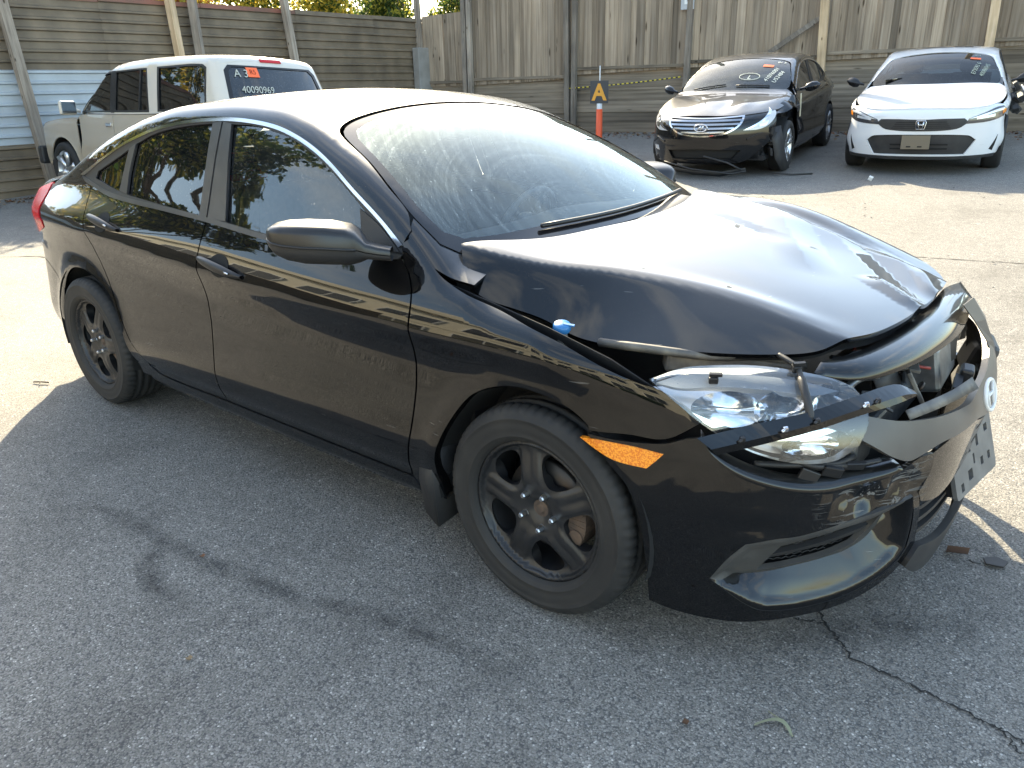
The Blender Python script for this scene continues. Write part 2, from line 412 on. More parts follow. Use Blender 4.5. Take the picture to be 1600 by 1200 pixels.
class Body:
    """A car body as one implicit solid: F < 0 inside. x forward, y left, z up, origin under the front axle."""
    def __init__(s, top, prof, plan, plan_g, rise, nose, nose_c, tail, tail_c, crown, flare=0.012, wb=2.7, wr=0.32,
                 ks=0.05, kt=0.06, kf=0.16, belt=0.95):
        s.top = hermite(*zip(*top)); s.prof = hermite(*zip(*prof)); s.plan = hermite(*zip(*plan))
        s.plan_g = hermite(*zip(*plan_g)); s.rise = hermite(*zip(*rise)); s.nose = hermite(*zip(*nose))
        s.tail = hermite(*zip(*tail)); s.crown = hermite(*zip(*crown))
        s.nose_c = nose_c; s.tail_c = tail_c; s.flare = flare; s.wb = wb; s.wr = wr
        s.ks, s.kt, s.kf, s.belt = ks, kt, kf, belt
    def ys(s, x, z):
        g = sstep(s.belt - .08, s.belt + .12, z)
        zs = z - s.rise(x) * sstep(.45, s.belt, z)
        y = s.prof(zs) + s.plan(x)*(1-g) + s.plan_g(x)*g
        for wx in (0, -s.wb):
            r = np.hypot(x - wx, z - s.wr)
            y = y + s.flare*np.exp(-((r - .37)/.055)**2)*sstep(.25, .45, z)
        return y
    def zt(s, x, y):
        return s.top(x) - s.crown(x)*y*y
    def xf(s, y, z):
        a = np.abs(y)
        return s.nose(z) - s.nose_c[0]*(a/.9)**s.nose_c[1] - s.nose_c[2]*a*a
    def xr(s, y, z):
        a = np.abs(y)
        return s.tail(z) + s.tail_c[0]*(a/.9)**s.tail_c[1] + s.tail_c[2]*a*a
    def F(s, x, y, z):
        a = np.abs(y)
        e = np.maximum(x - s.xf(a, z), s.xr(a, z) - x)
        return smax(smax(a - s.ys(x, z), e, s.kf), z - s.zt(x, a), s.ks)
    def solve(s, o, d, t0, t1, n=26):
        """largest-step bisection along rays o + t d; inside at t0, outside at t1"""
        o = np.asarray(o, float); d = np.asarray(d, float)
        a = np.full(len(o), float(t0)); b = np.full(len(o), float(t1))
        for _ in range(n):
            m = (a + b)*.5; p = o + d*m[:, None]
            ins = s.F(p[:, 0], p[:, 1], p[:, 2]) < 0
            a = np.where(ins, m, a); b = np.where(ins, b, m)
        return o + d*a[:, None]
    # charts: (u, v) -> points on the body
    def side(s, uv, sgn=-1):
        uv = np.asarray(uv, float); n = len(uv)
        o = np.stack([uv[:, 0], np.zeros(n), uv[:, 1]], 1)
        return s.solve(o, np.tile([0, sgn, 0], (n, 1)), 0, 1.3)
    def over(s, uv):
        uv = np.asarray(uv, float); n = len(uv)
        o = np.stack([uv[:, 0], uv[:, 1], np.full(n, .45)], 1)
        return s.solve(o, np.tile([0, 0, 1.], (n, 1)), 0, 1.8)
    def front(s, uv):
        uv = np.asarray(uv, float); n = len(uv)
        o = np.stack([np.full(n, -.5), uv[:, 0], uv[:, 1]], 1)
        return s.solve(o, np.tile([1., 0, 0], (n, 1)), 0, 2.0)
    def rear(s, uv):
        uv = np.asarray(uv, float); n = len(uv)
        o = np.stack([np.full(n, -s.wb + .3), uv[:, 0], uv[:, 1]], 1)
        return s.solve(o, np.tile([-1., 0, 0], (n, 1)), 0, 2.0)
    def hoop(s, uv):
        """u = x, v = angle about the axis y=0, z=.85 from -90 (right) over 0 (top) to +90 (left), degrees"""
        uv = np.asarray(uv, float); n = len(uv); a = np.radians(uv[:, 1])
        o = np.stack([uv[:, 0], np.zeros(n), np.full(n, .85)], 1)
        return s.solve(o, np.stack([np.zeros(n), np.sin(a), np.cos(a)], 1), 0, 1.5)
    def bow(s, uv):
        """front end: u = angle in plan about (0,0): -90 right side, 0 nose, +90 left; v = z"""
        uv = np.asarray(uv, float); n = len(uv); a = np.radians(uv[:, 0])
        o = np.stack([np.zeros(n), np.zeros(n), uv[:, 1]], 1)
        return s.solve(o, np.stack([np.cos(a), np.sin(a), np.zeros(n)], 1), 0, 2.0)
    def stern(s, uv):
        """rear end: u = angle in plan about (-2.6,0): -90 right side, 0 tail, +90 left; v = z"""
        uv = np.asarray(uv, float); n = len(uv); a = np.radians(uv[:, 0])
        o = np.stack([np.full(n, -s.wb + .1), np.zeros(n), uv[:, 1]], 1)
        return s.solve(o, np.stack([-np.cos(a), np.sin(a), np.zeros(n)], 1), 0, 2.0)
    def normal(s, P):
        P = np.asarray(P, float); e = 1e-4; g = np.zeros_like(P)
        for k in range(3):
            d = np.zeros(3); d[k] = e
            g[:, k] = s.F(*(P + d).T) - s.F(*(P - d).T)
        return g / (np.linalg.norm(g, axis=1)[:, None] + 1e-12)

CIVIC = Body(
    top=[(.95,.50),(.88,.64),(.80,.73),(.7,.772),(.55,.815),(.4,.85),(.2,.888),(0,.918),(-.12,.935),(-.19,.955),(-.25,.995),(-.35,1.058),(-.6,1.197),(-.9,1.328),(-1.15,1.407),(-1.35,1.44),
         (-1.6,1.452),(-1.9,1.443),(-2.2,1.408),(-2.5,1.345),(-2.8,1.25),(-3.05,1.155),(-3.2,1.115),(-3.4,1.085),(-3.58,1.065),(-3.7,1.0)],
    prof=[(.12,.74),(.19,.80),(.225,.85),(.26,.860),(.30,.869),(.35,.889),(.41,.897),(.48,.890),(.55,.881),(.62,.8735),(.68,.8725),(.73,.8795),(.78,.8932),(.80,.8975),(.812,.8955),(.83,.8905),(.86,.879),(.90,.861),(.95,.836),(1.0,.814),(1.1,.774),(1.2,.735),(1.3,.692),(1.36,.663),(1.45,.61)],
    plan=[(.95,-.19),(.75,-.105),(.6,-.062),(.4,-.026),(.2,-.008),(0,0),(-.5,0),(-2.5,0),(-2.8,-.010),(-3.1,-.04),(-3.3,-.075),(-3.5,-.13),(-3.7,-.20)],
    plan_g=[(.95,-.19),(.4,-.04),(0,-.01),(-.5,-.005),(-1.4,0),(-2.0,-.012),(-2.5,-.045),(-3.0,-.10),(-3.5,-.18),(-3.7,-.22)],
    rise=[(.9,-.03),(-.4,-.01),(-.8,0),(-1.5,.03),(-2.2,.075),(-2.8,.11),(-3.7,.13)],
    nose=[(.12,.78),(.17,.85),(.25,.885),(.35,.90),(.47,.912),(.56,.905),(.65,.88),(.72,.84),(.8,.75),(.95,.5)],
    nose_c=(.50,3.0,.08),
    tail=[(.15,-3.56),(.3,-3.66),(.5,-3.70),(.62,-3.70),(.75,-3.665),(.9,-3.64),(1.04,-3.645),(1.1,-3.64)],
    tail_c=(.26,3.0,.10),
    crown=[(.9,.12),(.4,.08),(0,.06),(-.18,.07),(-.35,.14),(-.9,.14),(-1.3,.11),(-2.0,.10),(-2.6,.13),(-3.1,.12),(-3.6,.08)])
# the front bumper hangs a little lower and fuller than the sill line
BUMP = Body.__new__(Body); BUMP.__dict__.update(CIVIC.__dict__)
BUMP.prof = hermite(*zip(*[(.10,.835),(.16,.85),(.22,.86),(.30,.872),(.42,.886),(.50,.888),(.58,.886),(.66,.881),(.73,.885),(.78,.894),(.80,.8975),(.85,.882),(.95,.843),(1.2,.74),(1.45,.61)]))
BUMP.nose = hermite(*zip(*[(.10,.855),(.17,.885),(.25,.90),(.35,.905),(.47,.912),(.56,.905),(.65,.88),(.72,.84),(.8,.75),(.95,.5)]))
BUMP.kf = .12
# the buckled bonnet: sprung up at the back and along its left edge, dented in front
_hb = hermite(*zip(*[(.98,.60),(.90,.70),(.82,.752),(.72,.79),(.55,.832),(.35,.872),(.1,.915),(-.15,.95),(-.35,.972),(-.6,.99)]))
_hl = hermite(*zip(*[(-.9,.085),(-.6,.095),(-.2,.075),(.2,.055),(.5,.045),(.9,.04)]))   # lift across the car (+y left)
_hw = hermite(*zip(*[(-.45,.73),(-.3,.69),(-.15,.61),(.05,.51),(.3,.45),(.6,.42),(.85,.36)]))
def hood_z(x, y):
    x = np.asarray(x, float); y = np.asarray(y, float); a = np.abs(y)
    wr = _hw(x); lf = y > 0
    w = np.where(lf, .60 - .22*sstep(.0, .8, x), wr)     # where the top turns into the sloping shoulder
    S = np.where(lf, .34, 1.15 - .62*sstep(-.3, .35, x))
    sh = np.maximum(a - w, 0)
    z = _hb(x) - .040*(y/.6)**2*(1-.3*sstep(0, .8, x)) - S*sh*sh/(sh + .032)
    z = z + _hl(-y) * (1 - .15*sstep(.2, .8, x))
    # raised spine lines and accident dents
    z = z + .008*np.exp(-((a - w + .03)/.04)**2)*sstep(.75, .3, x)*sstep(-.4, .0, x)
    def bump(cx, cy, sx, sy, h, r=0.):
        c, s = math.cos(r), math.sin(r); dx = x-cx; dy = y-cy
        return h*np.exp(-((c*dx+s*dy)/sx)**2-((-s*dx+c*dy)/sy)**2)
    def fold(x0, y0, x1, y1, wd, h):                     # a sharp crease along a line, fading at its ends
        L = math.hypot(x1-x0, y1-y0); ux, uy = (x1-x0)/L, (y1-y0)/L
        t = ((x-x0)*ux+(y-y0)*uy)/L; d = (x-x0)*-uy+(y-y0)*ux
        q = np.sqrt(np.maximum(0, 1-np.abs(d)/wd)**2 + .0004)
        return h*q*sstep(-.15, .3, t)*sstep(1.15, .7, t)
    z = z + bump(.40, .16, .16, .30, -.012, .5) + fold(.10, .45, .40, -.02, .10, .012) + fold(.40, .42, .72, .02, .07, -.014) + fold(.56, .05, .74, -.05, .05, .012)
    z = z + fold(.64, .30, .74, .10, .04, .008) + fold(-.05, .20, .25, .12, .05, -.005)
    z = z + bump(-.42, -.72, .22, .28, .062) + bump(.03, .62, .52, .34, .043)
    yl = .50 - .21*(x+.2)/.92                            # pressed channel along the left side
    z = z - .030*sstep(-.02, .075, y-yl) + .026*sstep(.085, .20, y-yl)
    z = z + .0008*np.sin(9*x+4*y)*np.sin(7*y-3*x)
    return z
def hood_chart(uv):
    uv = np.asarray(uv, float); return np.stack([uv[:, 0], uv[:, 1], hood_z(uv[:, 0], uv[:, 1])], 1)
def hood_normal(P):
    e = 1e-4; x, y = P[:, 0], P[:, 1]
    gx = (hood_z(x+e, y)-hood_z(x-e, y))/(2*e); gy = (hood_z(x, y+e)-hood_z(x, y-e))/(2*e)
    n = np.stack([-gx, -gy, np.ones_like(gx)], 1); return n/np.linalg.norm(n, axis=1)[:, None]
# ---------------------------------------------------------------- ground: an asphalt lot that climbs towards the back fence
def gz(x, y):
    t = y - 1.5
    return 0.0 if t < -.6 else (.0465*(t+.6)**2/2.4 if t < .6 else .0465*t)*(1 if y < 15 else 1)

def ground_material():
    m = bpy.data.materials.new('worn_asphalt'); m.use_nodes = True; nt = m.node_tree; b = nt.nodes['Principled BSDF']
    N = nt.nodes.new; L = nt.links.new
    tc = N('ShaderNodeTexCoord')
    def noise(scale, detail=5, rough=.55):
        n = N('ShaderNodeTexNoise'); n.inputs['Scale'].default_value = scale; n.inputs['Detail'].default_value = detail; n.inputs['Roughness'].default_value = rough
        L(tc.outputs['Object'], n.inputs['Vector']); return n.outputs['Fac']
    def ramp(fac, stops):
        r = N('ShaderNodeValToRGB'); e = r.color_ramp.elements
        while len(e) < len(stops): e.new(.5)
        for q, (p, c) in zip(e, stops): q.position = p; q.color = rgb(c)
        L(fac, r.inputs['Fac']); return r.outputs['Color']
    def mix(a, c, f, mode='MIX'):
        x = N('ShaderNodeMix'); x.data_type = 'RGBA'; x.blend_type = mode
        for s, v in (('A', a), ('B', c)):
            if isinstance(v, tuple): x.inputs[s].default_value = rgb(v)
            else: L(v, x.inputs[s])
        if isinstance(f, float): x.inputs['Factor'].default_value = f
        else: L(f, x.inputs['Factor'])
        return x.outputs['Result']
    # stone chips: one random shade per cell, binder between
    v = N('ShaderNodeTexVoronoi'); v.inputs['Scale'].default_value = 185; L(tc.outputs['Object'], v.inputs['Vector'])
    v2 = N('ShaderNodeTexVoronoi'); v2.inputs['Scale'].default_value = 270; L(tc.outputs['Object'], v2.inputs['Vector'])
    sep = N('ShaderNodeSeparateColor'); L(v.outputs['Color'], sep.inputs['Color'])
    sep2 = N('ShaderNodeSeparateColor'); L(v2.outputs['Color'], sep2.inputs['Color'])
    chip = ramp(sep.outputs['Red'], [(0, (.118,.113,.104)), (.45, (.165,.158,.146)), (.8, (.212,.203,.188)), (.96, (.29,.278,.258)), (1, (.48,.46,.43))])
    fine = ramp(sep2.outputs['Red'], [(0, (.08,.076,.07)), (.6, (.16,.153,.141)), (1, (.27,.258,.238))])
    pat = ramp(noise(22, 4), [(.42, (0,0,0)), (.6, (1,1,1))])
    col = mix(chip, fine, pat)
    binder = ramp(v.outputs['Distance'], [(.0, (0,0,0)), (.55, (0,0,0)), (.8, (1,1,1))])
    col = mix(col, (.07,.07,.07), binder)
    # broad stains, worn pale patches
    st = ramp(noise(.55, 6, .6), [(.3, (1.0,.985,.96)), (.55, (1.28,1.26,1.225)), (.75, (1.5,1.475,1.43))])
    col = mix(col, st, 1.0, 'MULTIPLY')
    s2 = ramp(noise(2.3, 7, .65), [(.36, (.62,.61,.60)), (.47, (1,1,1)), (.8, (1.1,1.09,1.07))])
    col = mix(col, s2, .4, 'MULTIPLY')
    L(col, b.inputs['Base Color'])
    b.inputs['Roughness'].default_value = .82; b.inputs['Specular IOR Level'].default_value = .35
    bp = N('ShaderNodeBump'); bp.inputs['Strength'].default_value = .55; bp.inputs['Distance'].default_value = .004
    hs = N('ShaderNodeMath'); hs.operation = 'MULTIPLY_ADD'; hs.inputs[1].default_value = -1.0
    L(v.outputs['Distance'], hs.inputs[0]); L(noise(60, 3), hs.inputs[2]); L(hs.outputs['Value'], bp.inputs['Height'])
    L(bp.outputs['Normal'], b.inputs['Normal'])
    return m

def build_ground():
    ys = [-400,-150,-60,-30,-15,-8,-4,-2,0] + [.8+.25*i for i in range(40)] + [11.5,13,16,22,40]
    xs = [-400,-150,-60,-30,-20,-12,-8,-6,-4,-2,0,2,4,6,10,20,40,90,300]
    mb = MB(); mb.grid([[(x, y, gz(x, min(y, 15))) for x in xs] for y in ys+[120, 400]])
    g = mb.build('ground', ground_material()); tag(g, kind='structure')
    recalc(g)
    if g.data.polygons[0].normal.z < 0:
        g.data.flip_normals()
    return g
GROUND = build_ground()
# ---------------------------------------------------------------- the wrecked black saloon
M_BLACK = paint('black_paint', (.0022,.0024,.003), .022)
M_SCUFF = paint('scuffed_black_paint', (.0022,.0024,.003), .030, scuff=((.80,-.50,.50), .20))
M_MIRROR = mat('satin_black_mirror', (.012,.012,.013), .30, noise=(9,(.017,.017,.017),.4,.7))
M_TRIM = mat('black_trim', (.012,.012,.013), .42)
M_SATIN = mat('satin_pillar', (.035,.034,.034), .32, noise=(14,(.05,.049,.048),.4,.7))
M_PLAST = mat('grey_black_plastic', (.022,.022,.023), .55, bump=(300,.15,.001), noise=(9,(.034,.033,.032),.45,.7))
M_CHROME = mat('bright_trim', (.62,.63,.65), .12, 1.0)
M_RUBBER = mat('tyre_rubber', (.017,.017,.017), .72, noise=(7,(.034,.032,.03),.45,.75), bump=(120,.12,.001))
M_WHEEL = mat('matt_black_wheel', (.016,.0165,.018), .38, noise=(20,(.024,.024,.025),.45,.7))
M_STEEL = mat('brake_steel', (.06,.058,.056), .5, .8, noise=(12,(.07,.052,.04),.45,.65))
M_RUST = mat('rusty_iron', (.065,.048,.038), .85, noise=(30,(.12,.08,.055),.4,.65))
M_NUT = mat('wheel_nut', (.55,.55,.55), .3, 1.0)
M_DARK = mat('cabin_dark', (.012,.012,.014), .8)
M_LINER = mat('wheel_liner', (.01,.01,.01), .9)
M_SEAT = mat('seat_cloth', (.075,.077,.082), .9, noise=(40,(.10,.10,.106),.4,.6))
M_DASH = mat('dashboard_plastic', (.085,.088,.092), .6)
M_AMBER = mat('amber_lens', (.75,.17,.01), .18, coat=.6, noise=(240,(.98,.36,.03),.45,.55))
M_RED = mat('red_lens', (.50,.006,.010), .25, spec=.3)
G_SIDE = glass('side_window_glass', (.66,.72,.72), (.94,.98,1.0), .015)
G_TINT = glass('tinted_rear_glass', (.045,.05,.055), 1.0, .012)
G_WIND = glass('dusty_windscreen', (.84,.92,.92), (.84,.97,1.0), .060, (.64,.74,.74), .6, 1.48, ((-.30,-.12,.99), (-.30,.55,.97)))

CAR = empty('damaged_sedan', 'large black sedan in front with crumpled hood and broken front bumper', 'car')
SN = CIVIC.normal
def both(o, name=None):
    return o, mirror_copy(o, None, name)
def sidep(name, loops, m, parent=CAR, **kw):
    return panel(name, loops, lambda uv: CIVIC.side(uv, -1), SN, m, parent, **kw)

ARCH_F = [(-.352,.24),(-.350,.35),(-.336,.439),(-.283,.541),(-.208,.632),(-.121,.680),(-.031,.701),(.053,.697),(.13,.678),(.185,.645)]
ARCH_R = [(-2.285,.25),(-2.290,.34),(-2.315,.45),(-2.36,.55),(-2.44,.635),(-2.55,.685),(-2.66,.698),(-2.77,.684),(-2.87,.632),(-2.94,.56)]
DOOR_LEAD = [(-.515,.975),(-.475,.94),(-.446,.90),(-.432,.85),(-.428,.77),(-.432,.65),(-.448,.50),(-.47,.39),(-.492,.288)]
BGAP = [(-1.59,1.354),(-1.578,1.15),(-1.566,1.004),(-1.570,.90),(-1.572,.80),(-1.570,.65),(-1.567,.49),(-1.566,.288)]
TRAIL = [(-2.625,1.066),(-2.585,1.01),(-2.54,.95),(-2.495,.875),(-2.46,.77),(-2.405,.664),(-2.355,.565),(-2.262,.417),(-2.165,.325),(-2.09,.288)]
BELT = [(-.515,.975),(-.814,.958),(-1.159,.966),(-1.566,.996),(-1.894,1.013),(-2.376,1.034),(-2.566,1.060),(-2.625,1.066)]
CH_OUT = [(-.528,1.012),(-.641,1.077),(-.786,1.152),(-.898,1.213),(-1.016,1.267),(-1.142,1.309),(-1.267,1.337),(-1.429,1.354),(-1.59,1.359),(-1.782,1.352),(-1.939,1.338),(-2.106,1.313),(-2.356,1.252),(-2.592,1.170),(-2.775,1.104)]
GL_F = [(-1.526,1.338),(-1.397,1.335),(-1.27,1.318),(-1.143,1.290),(-1.027,1.250),(-.926,1.205),(-.848,1.163),(-.741,1.103),(-.66,1.045),(-.70,.985),(-.881,.978),(-1.159,.985),(-1.443,1.005)]
GL_R = [(-2.223,1.255),(-2.096,1.293),(-1.931,1.320),(-1.774,1.334),(-1.655,1.340),(-1.622,1.016),(-1.902,1.033),(-2.224,1.053),(-2.238,1.139)]
GL_Q = [(-2.286,1.232),(-2.38,1.198),(-2.575,1.130),(-2.590,1.100),(-2.399,1.070),(-2.31,1.062),(-2.30,1.15)]
g = .0035
def shift(pts, dx, dz=0): return [(x+dx, z+dz) for x, z in pts]

def build_civic_body():
    # front door, rear door, fender
    up = lambda pts, lo, hi: [p for p in pts if lo <= p[1] <= hi]
    b_low = up(BGAP, 0, 1.01)
    fd = shift(DOOR_LEAD, -g) + shift(list(reversed(b_low)), g) + [p for p in reversed(BELT) if -1.55 < p[0] < -.6]
    fdo, _ = both(sidep('front_door', [fd], M_BLACK, step=.016, flange=.02, corner=40))
    rd = shift(b_low, -g) + shift(list(reversed(TRAIL)), g) + [p for p in reversed(BELT) if -2.6 < p[0] < -1.58]
    rdo, _ = both(sidep('rear_door', [rd], M_BLACK, step=.016, flange=.02, corner=40))
    fen = shift(DOOR_LEAD, g) + [(-.494,.235),(-.40,.232)] + ARCH_F + [(.19,.632),(.29,.640),(.375,.640),(.45,.690),(.40,.728),(.35,.757),(.304,.768),(.22,.795),(.094,.838),(-.06,.872),(-.214,.902),(-.34,.938),(-.42,.985),(-.50,1.035),(-.532,1.014)]
    feo, _ = both(sidep('fender', [fen], M_BLACK, step=.02, flange=.03, corner=40))
    sk = [(-.494,.283),(-1.0,.283),(-1.566,.283),(-2.09,.283),(-2.16,.315),(-2.20,.25),(-2.19,.215),(-1.566,.205),(-1.0,.205),(-.45,.208),(-.41,.228),(-.45,.235)]
    both(sidep('side_skirt', [sk], M_BLACK, step=.03, flange=.03, off=.004))
    # roof, pillars and rear quarters in one pressing
    def th(pt3): return [(float(x), math.degrees(math.atan2(y, z-.85))) for x, y, z in pt3]
    def sd(pts): return CIVIC.side(pts, -1)
    right = []
    ws_edge = [(-1.085,-.30),(-1.065,-.48),(-1.035,-.575),(-.99,-.622),(-.81,-.668),(-.67,-.712),(-.56,-.742)]
    right += list(CIVIC.over([(-1.093,0), (-1.091,-.15)])) + list(CIVIC.over(ws_edge))
    right += list(sd([(-.515,1.052)])) + list(sd(CH_OUT)) + list(sd([(-2.70,1.078)])) + list(sd(shift(TRAIL[:-1], -g))) + list(sd([(-2.19,.25)])) + list(sd(ARCH_R))
    right += list(sd([(-3.05,.60),(-3.20,.645),(-3.30,.66)]))
    right += list(sd([(-3.23,.76),(-3.14,.845),(-3.10,.88),(-3.12,.95),(-3.15,1.02)]))
    right += list(CIVIC.over([(-3.13,-.70),(-3.085,-.64),(-3.07,-.4),(-3.06,0)]))
    rt = th(right); rt[0] = (rt[0][0], 0.0); rt[-1] = (rt[-1][0], 0.0)
    left = [(x, -a) for x, a in reversed(rt[1:-1])]
    loop = rt + left
    rg = [(-2.20,0),(-2.215,-.30),(-2.25,-.50),(-2.33,-.56),(-2.7,-.59),(-2.99,-.605),(-3.02,-.56),(-3.04,-.3),(-3.045,0)]
    rg3 = th(CIVIC.over(rg)); rg3[0] = (rg3[0][0], 0.); rg3[-1] = (rg3[-1][0], 0.)
    hole = rg3 + [(x, -a) for x, a in reversed(rg3[1:-1])]
    panel('body_shell', [loop, hole], CIVIC.hoop, SN, M_BLACK, CAR, step=.022, grid=.026, scale=(1, .0125), flange=.012, corner=30)
    ho = [(x*1+0, a) for x, a in hole]
    panel('rear_window', [ho], CIVIC.hoop, SN, G_TINT, CAR, step=.04, scale=(1, .0125), flange=0, off=-.004)
    # trunk lid, tail lamps, rear bumper
    tl = [(-3.075,-.62),(-3.14,-.69),(-3.3,-.70),(-3.5,-.66),(-3.6,-.60),(-3.62,-.3),(-3.62,.3),(-3.6,.60),(-3.5,.66),(-3.3,.70),(-3.14,.69),(-3.075,.62),(-3.06,.3),(-3.06,-.3)]
    panel('trunk_lid', [tl], CIVIC.over, SN, M_BLACK, CAR, step=.04, flange=.02)
    tp = [(-51,1.045),(-55,1.0),(-58.5,.93),(-61,.875),(-60,.845),(-50,.80),(-35,.78),(-20,.86),(-22,.93),(-38,.98)]
    both(panel('tail_light', [tp], CIVIC.stern, SN, M_RED, CAR, step=.02, scale=(.012, 1), flange=.02, off=.004))
    tb = [(-20,.86),(-22,.93),(-40,.98),(-60,1.04),(0,1.045),(60,1.04),(40,.98),(22,.93),(20,.86),(35,.78),(35,.62),(-35,.62),(-35,.78)]
    panel('trunk_face', [tb], CIVIC.stern, SN, M_BLACK, CAR, step=.04, scale=(.012, 1), flange=.01)
    arch = CIVIC.side([(-2.95,.56),(-3.0,.45),(-3.03,.30)], -1)
    ang = lambda P: [(math.degrees(math.atan2(y, -(x+2.6))), z) for x, y, z in P]
    rb = ang(CIVIC.side([(-2.945,.56),(-3.0,.45),(-3.03,.30),(-3.03,.22)], -1))
    rb += [(-60,.20),(-30,.20),(30,.20),(60,.20)] + [(-a, z) for a, z in reversed(rb)]
    tp2 = ang(CIVIC.side([(-3.05,.595),(-3.20,.64),(-3.30,.655)], -1))
    rb += [(-a, z) for a, z in tp2] + [(60,.755),(36,.74),(35,.615),(-35,.615),(-36,.74),(-60,.755)] + list(reversed(tp2))
    panel('rear_bumper', [rb], CIVIC.stern, SN, M_BLACK, CAR, step=.035, scale=(.012, 1), flange=.02)
    # side glass, frames, chrome strip
    fr_f = shift(up(BGAP, 1.0, 2)[::-1], g) + CH_OUT[:9][::-1][1:] + [p for p in BELT if -1.56 < p[0]]
    fr_f = [(-1.566+g, .997)] + shift([(-1.578,1.15),(-1.588,1.352)], g) + [(x, z-.006) for x, z in CH_OUT[:8][::-1]] + [(-.52,.985)] + [p for p in BELT[1:] if p[0] > -1.5]
    o, _ = both(sidep('window_frame', [fr_f, GL_F], M_TRIM, step=.02, flange=.006, off=-.003, corner=40))
    fr_r = [(-1.588-g, 1.352), (-1.578-g, 1.15), (-1.566-g, .998)] + [p for p in BELT if -2.6 < p[0] < -1.6] + [(-2.70,1.085),(-2.76,1.103)] + [(x, z-.006) for x, z in CH_OUT[9:14][::-1]]
    both(sidep('window_frame', [fr_r, GL_R, GL_Q], M_TRIM, step=.02, flange=.006, off=-.003, corner=40))
    both(sidep('window_glass', [GL_F], G_SIDE, step=.03, flange=0, off=-.012))
    both(sidep('window_glass', [GL_R], G_TINT, step=.03, flange=0, off=-.012))
    both(sidep('window_glass', [GL_Q], G_TINT, step=.03, flange=0, off=-.012))
    # satin pillar covers
    both(sidep('pillar_cover', [[(-1.563,1.005),(-1.575,1.15),(-1.584,1.345),(-1.528,1.339),(-1.485,1.15),(-1.446,1.008)]], M_SATIN, step=.02, flange=.004, off=.0005))
    both(sidep('pillar_cover', [[(-1.573,1.005),(-1.585,1.15),(-1.594,1.345),(-1.653,1.341),(-1.638,1.15),(-1.624,1.018)]], M_SATIN, step=.02, flange=.004, off=.0005))
    both(sidep('pillar_cover', [[(-2.226,1.255),(-2.242,1.139),(-2.228,1.055),(-2.306,1.064),(-2.297,1.15),(-2.283,1.232)]], M_SATIN, step=.02, flange=.004, off=.0005))
    ch = CH_OUT + [(-2.72,1.104)] + [(x+.0, z-.0125) for x, z in CH_OUT[1:14][::-1]] + [(-.541,1.003)]
    both(sidep('chrome_strip', [ch], M_CHROME, step=.02, flange=.006, off=.003, corner=50))
    bm_ = [(-.52,.985)] + [(x, z+.016) for x, z in BELT[1:6]] + [(-2.70,1.094),(-2.745,1.100),(-2.69,1.078)] + [(x, z-.001) for x, z in BELT[1:7][::-1]] + [(-.53,.972)]
    both(sidep('belt_moulding', [bm_], M_SATIN, step=.02, flange=.006, off=.004, corner=50))
    # windscreen with its black border and the cowl
    we = [(-1.078,0),(-1.076,-.15),(-1.070,-.30),(-1.050,-.48),(-1.020,-.572),(-.975,-.615),(-.80,-.662),(-.66,-.706),(-.545,-.738),(-.42,-.752),(-.36,-.72),(-.31,-.54),(-.265,-.28),(-.25,0)]
    loop = we + [(x, -y) for x, y in reversed(we[1:-1])]
    wi = [(-1.05,0),(-1.048,-.15),(-1.040,-.30),(-1.020,-.46),(-.99,-.55),(-.94,-.588),(-.79,-.632),(-.65,-.672),(-.545,-.700),(-.45,-.708),(-.40,-.67),(-.36,-.54),(-.32,-.28),(-.305,0)]
    inner = wi + [(x, -y) for x, y in reversed(wi[1:-1])]
    ws = panel('windshield', [inner], CIVIC.over, SN, G_WIND, CAR, step=.03, grid=.04, flange=0, off=-.003)
    panel('windshield_border', [loop, inner], CIVIC.over, SN, mat('glass_border', (.008,.008,.009), .08), CAR, step=.025, flange=.004, off=-.003)
    cc = [(-.27,-.70),(-.345,-.722),(-.415,-.758),(-.535,-.744),(-.515,-.79),(-.42,-.815),(-.33,-.815),(-.25,-.80)]
    both(panel('cowl_corner', [cc], CIVIC.over, SN, M_BLACK, CAR, step=.015, flange=.01, off=-.004))
    return fdo, rdo
FD, RD = build_civic_body()

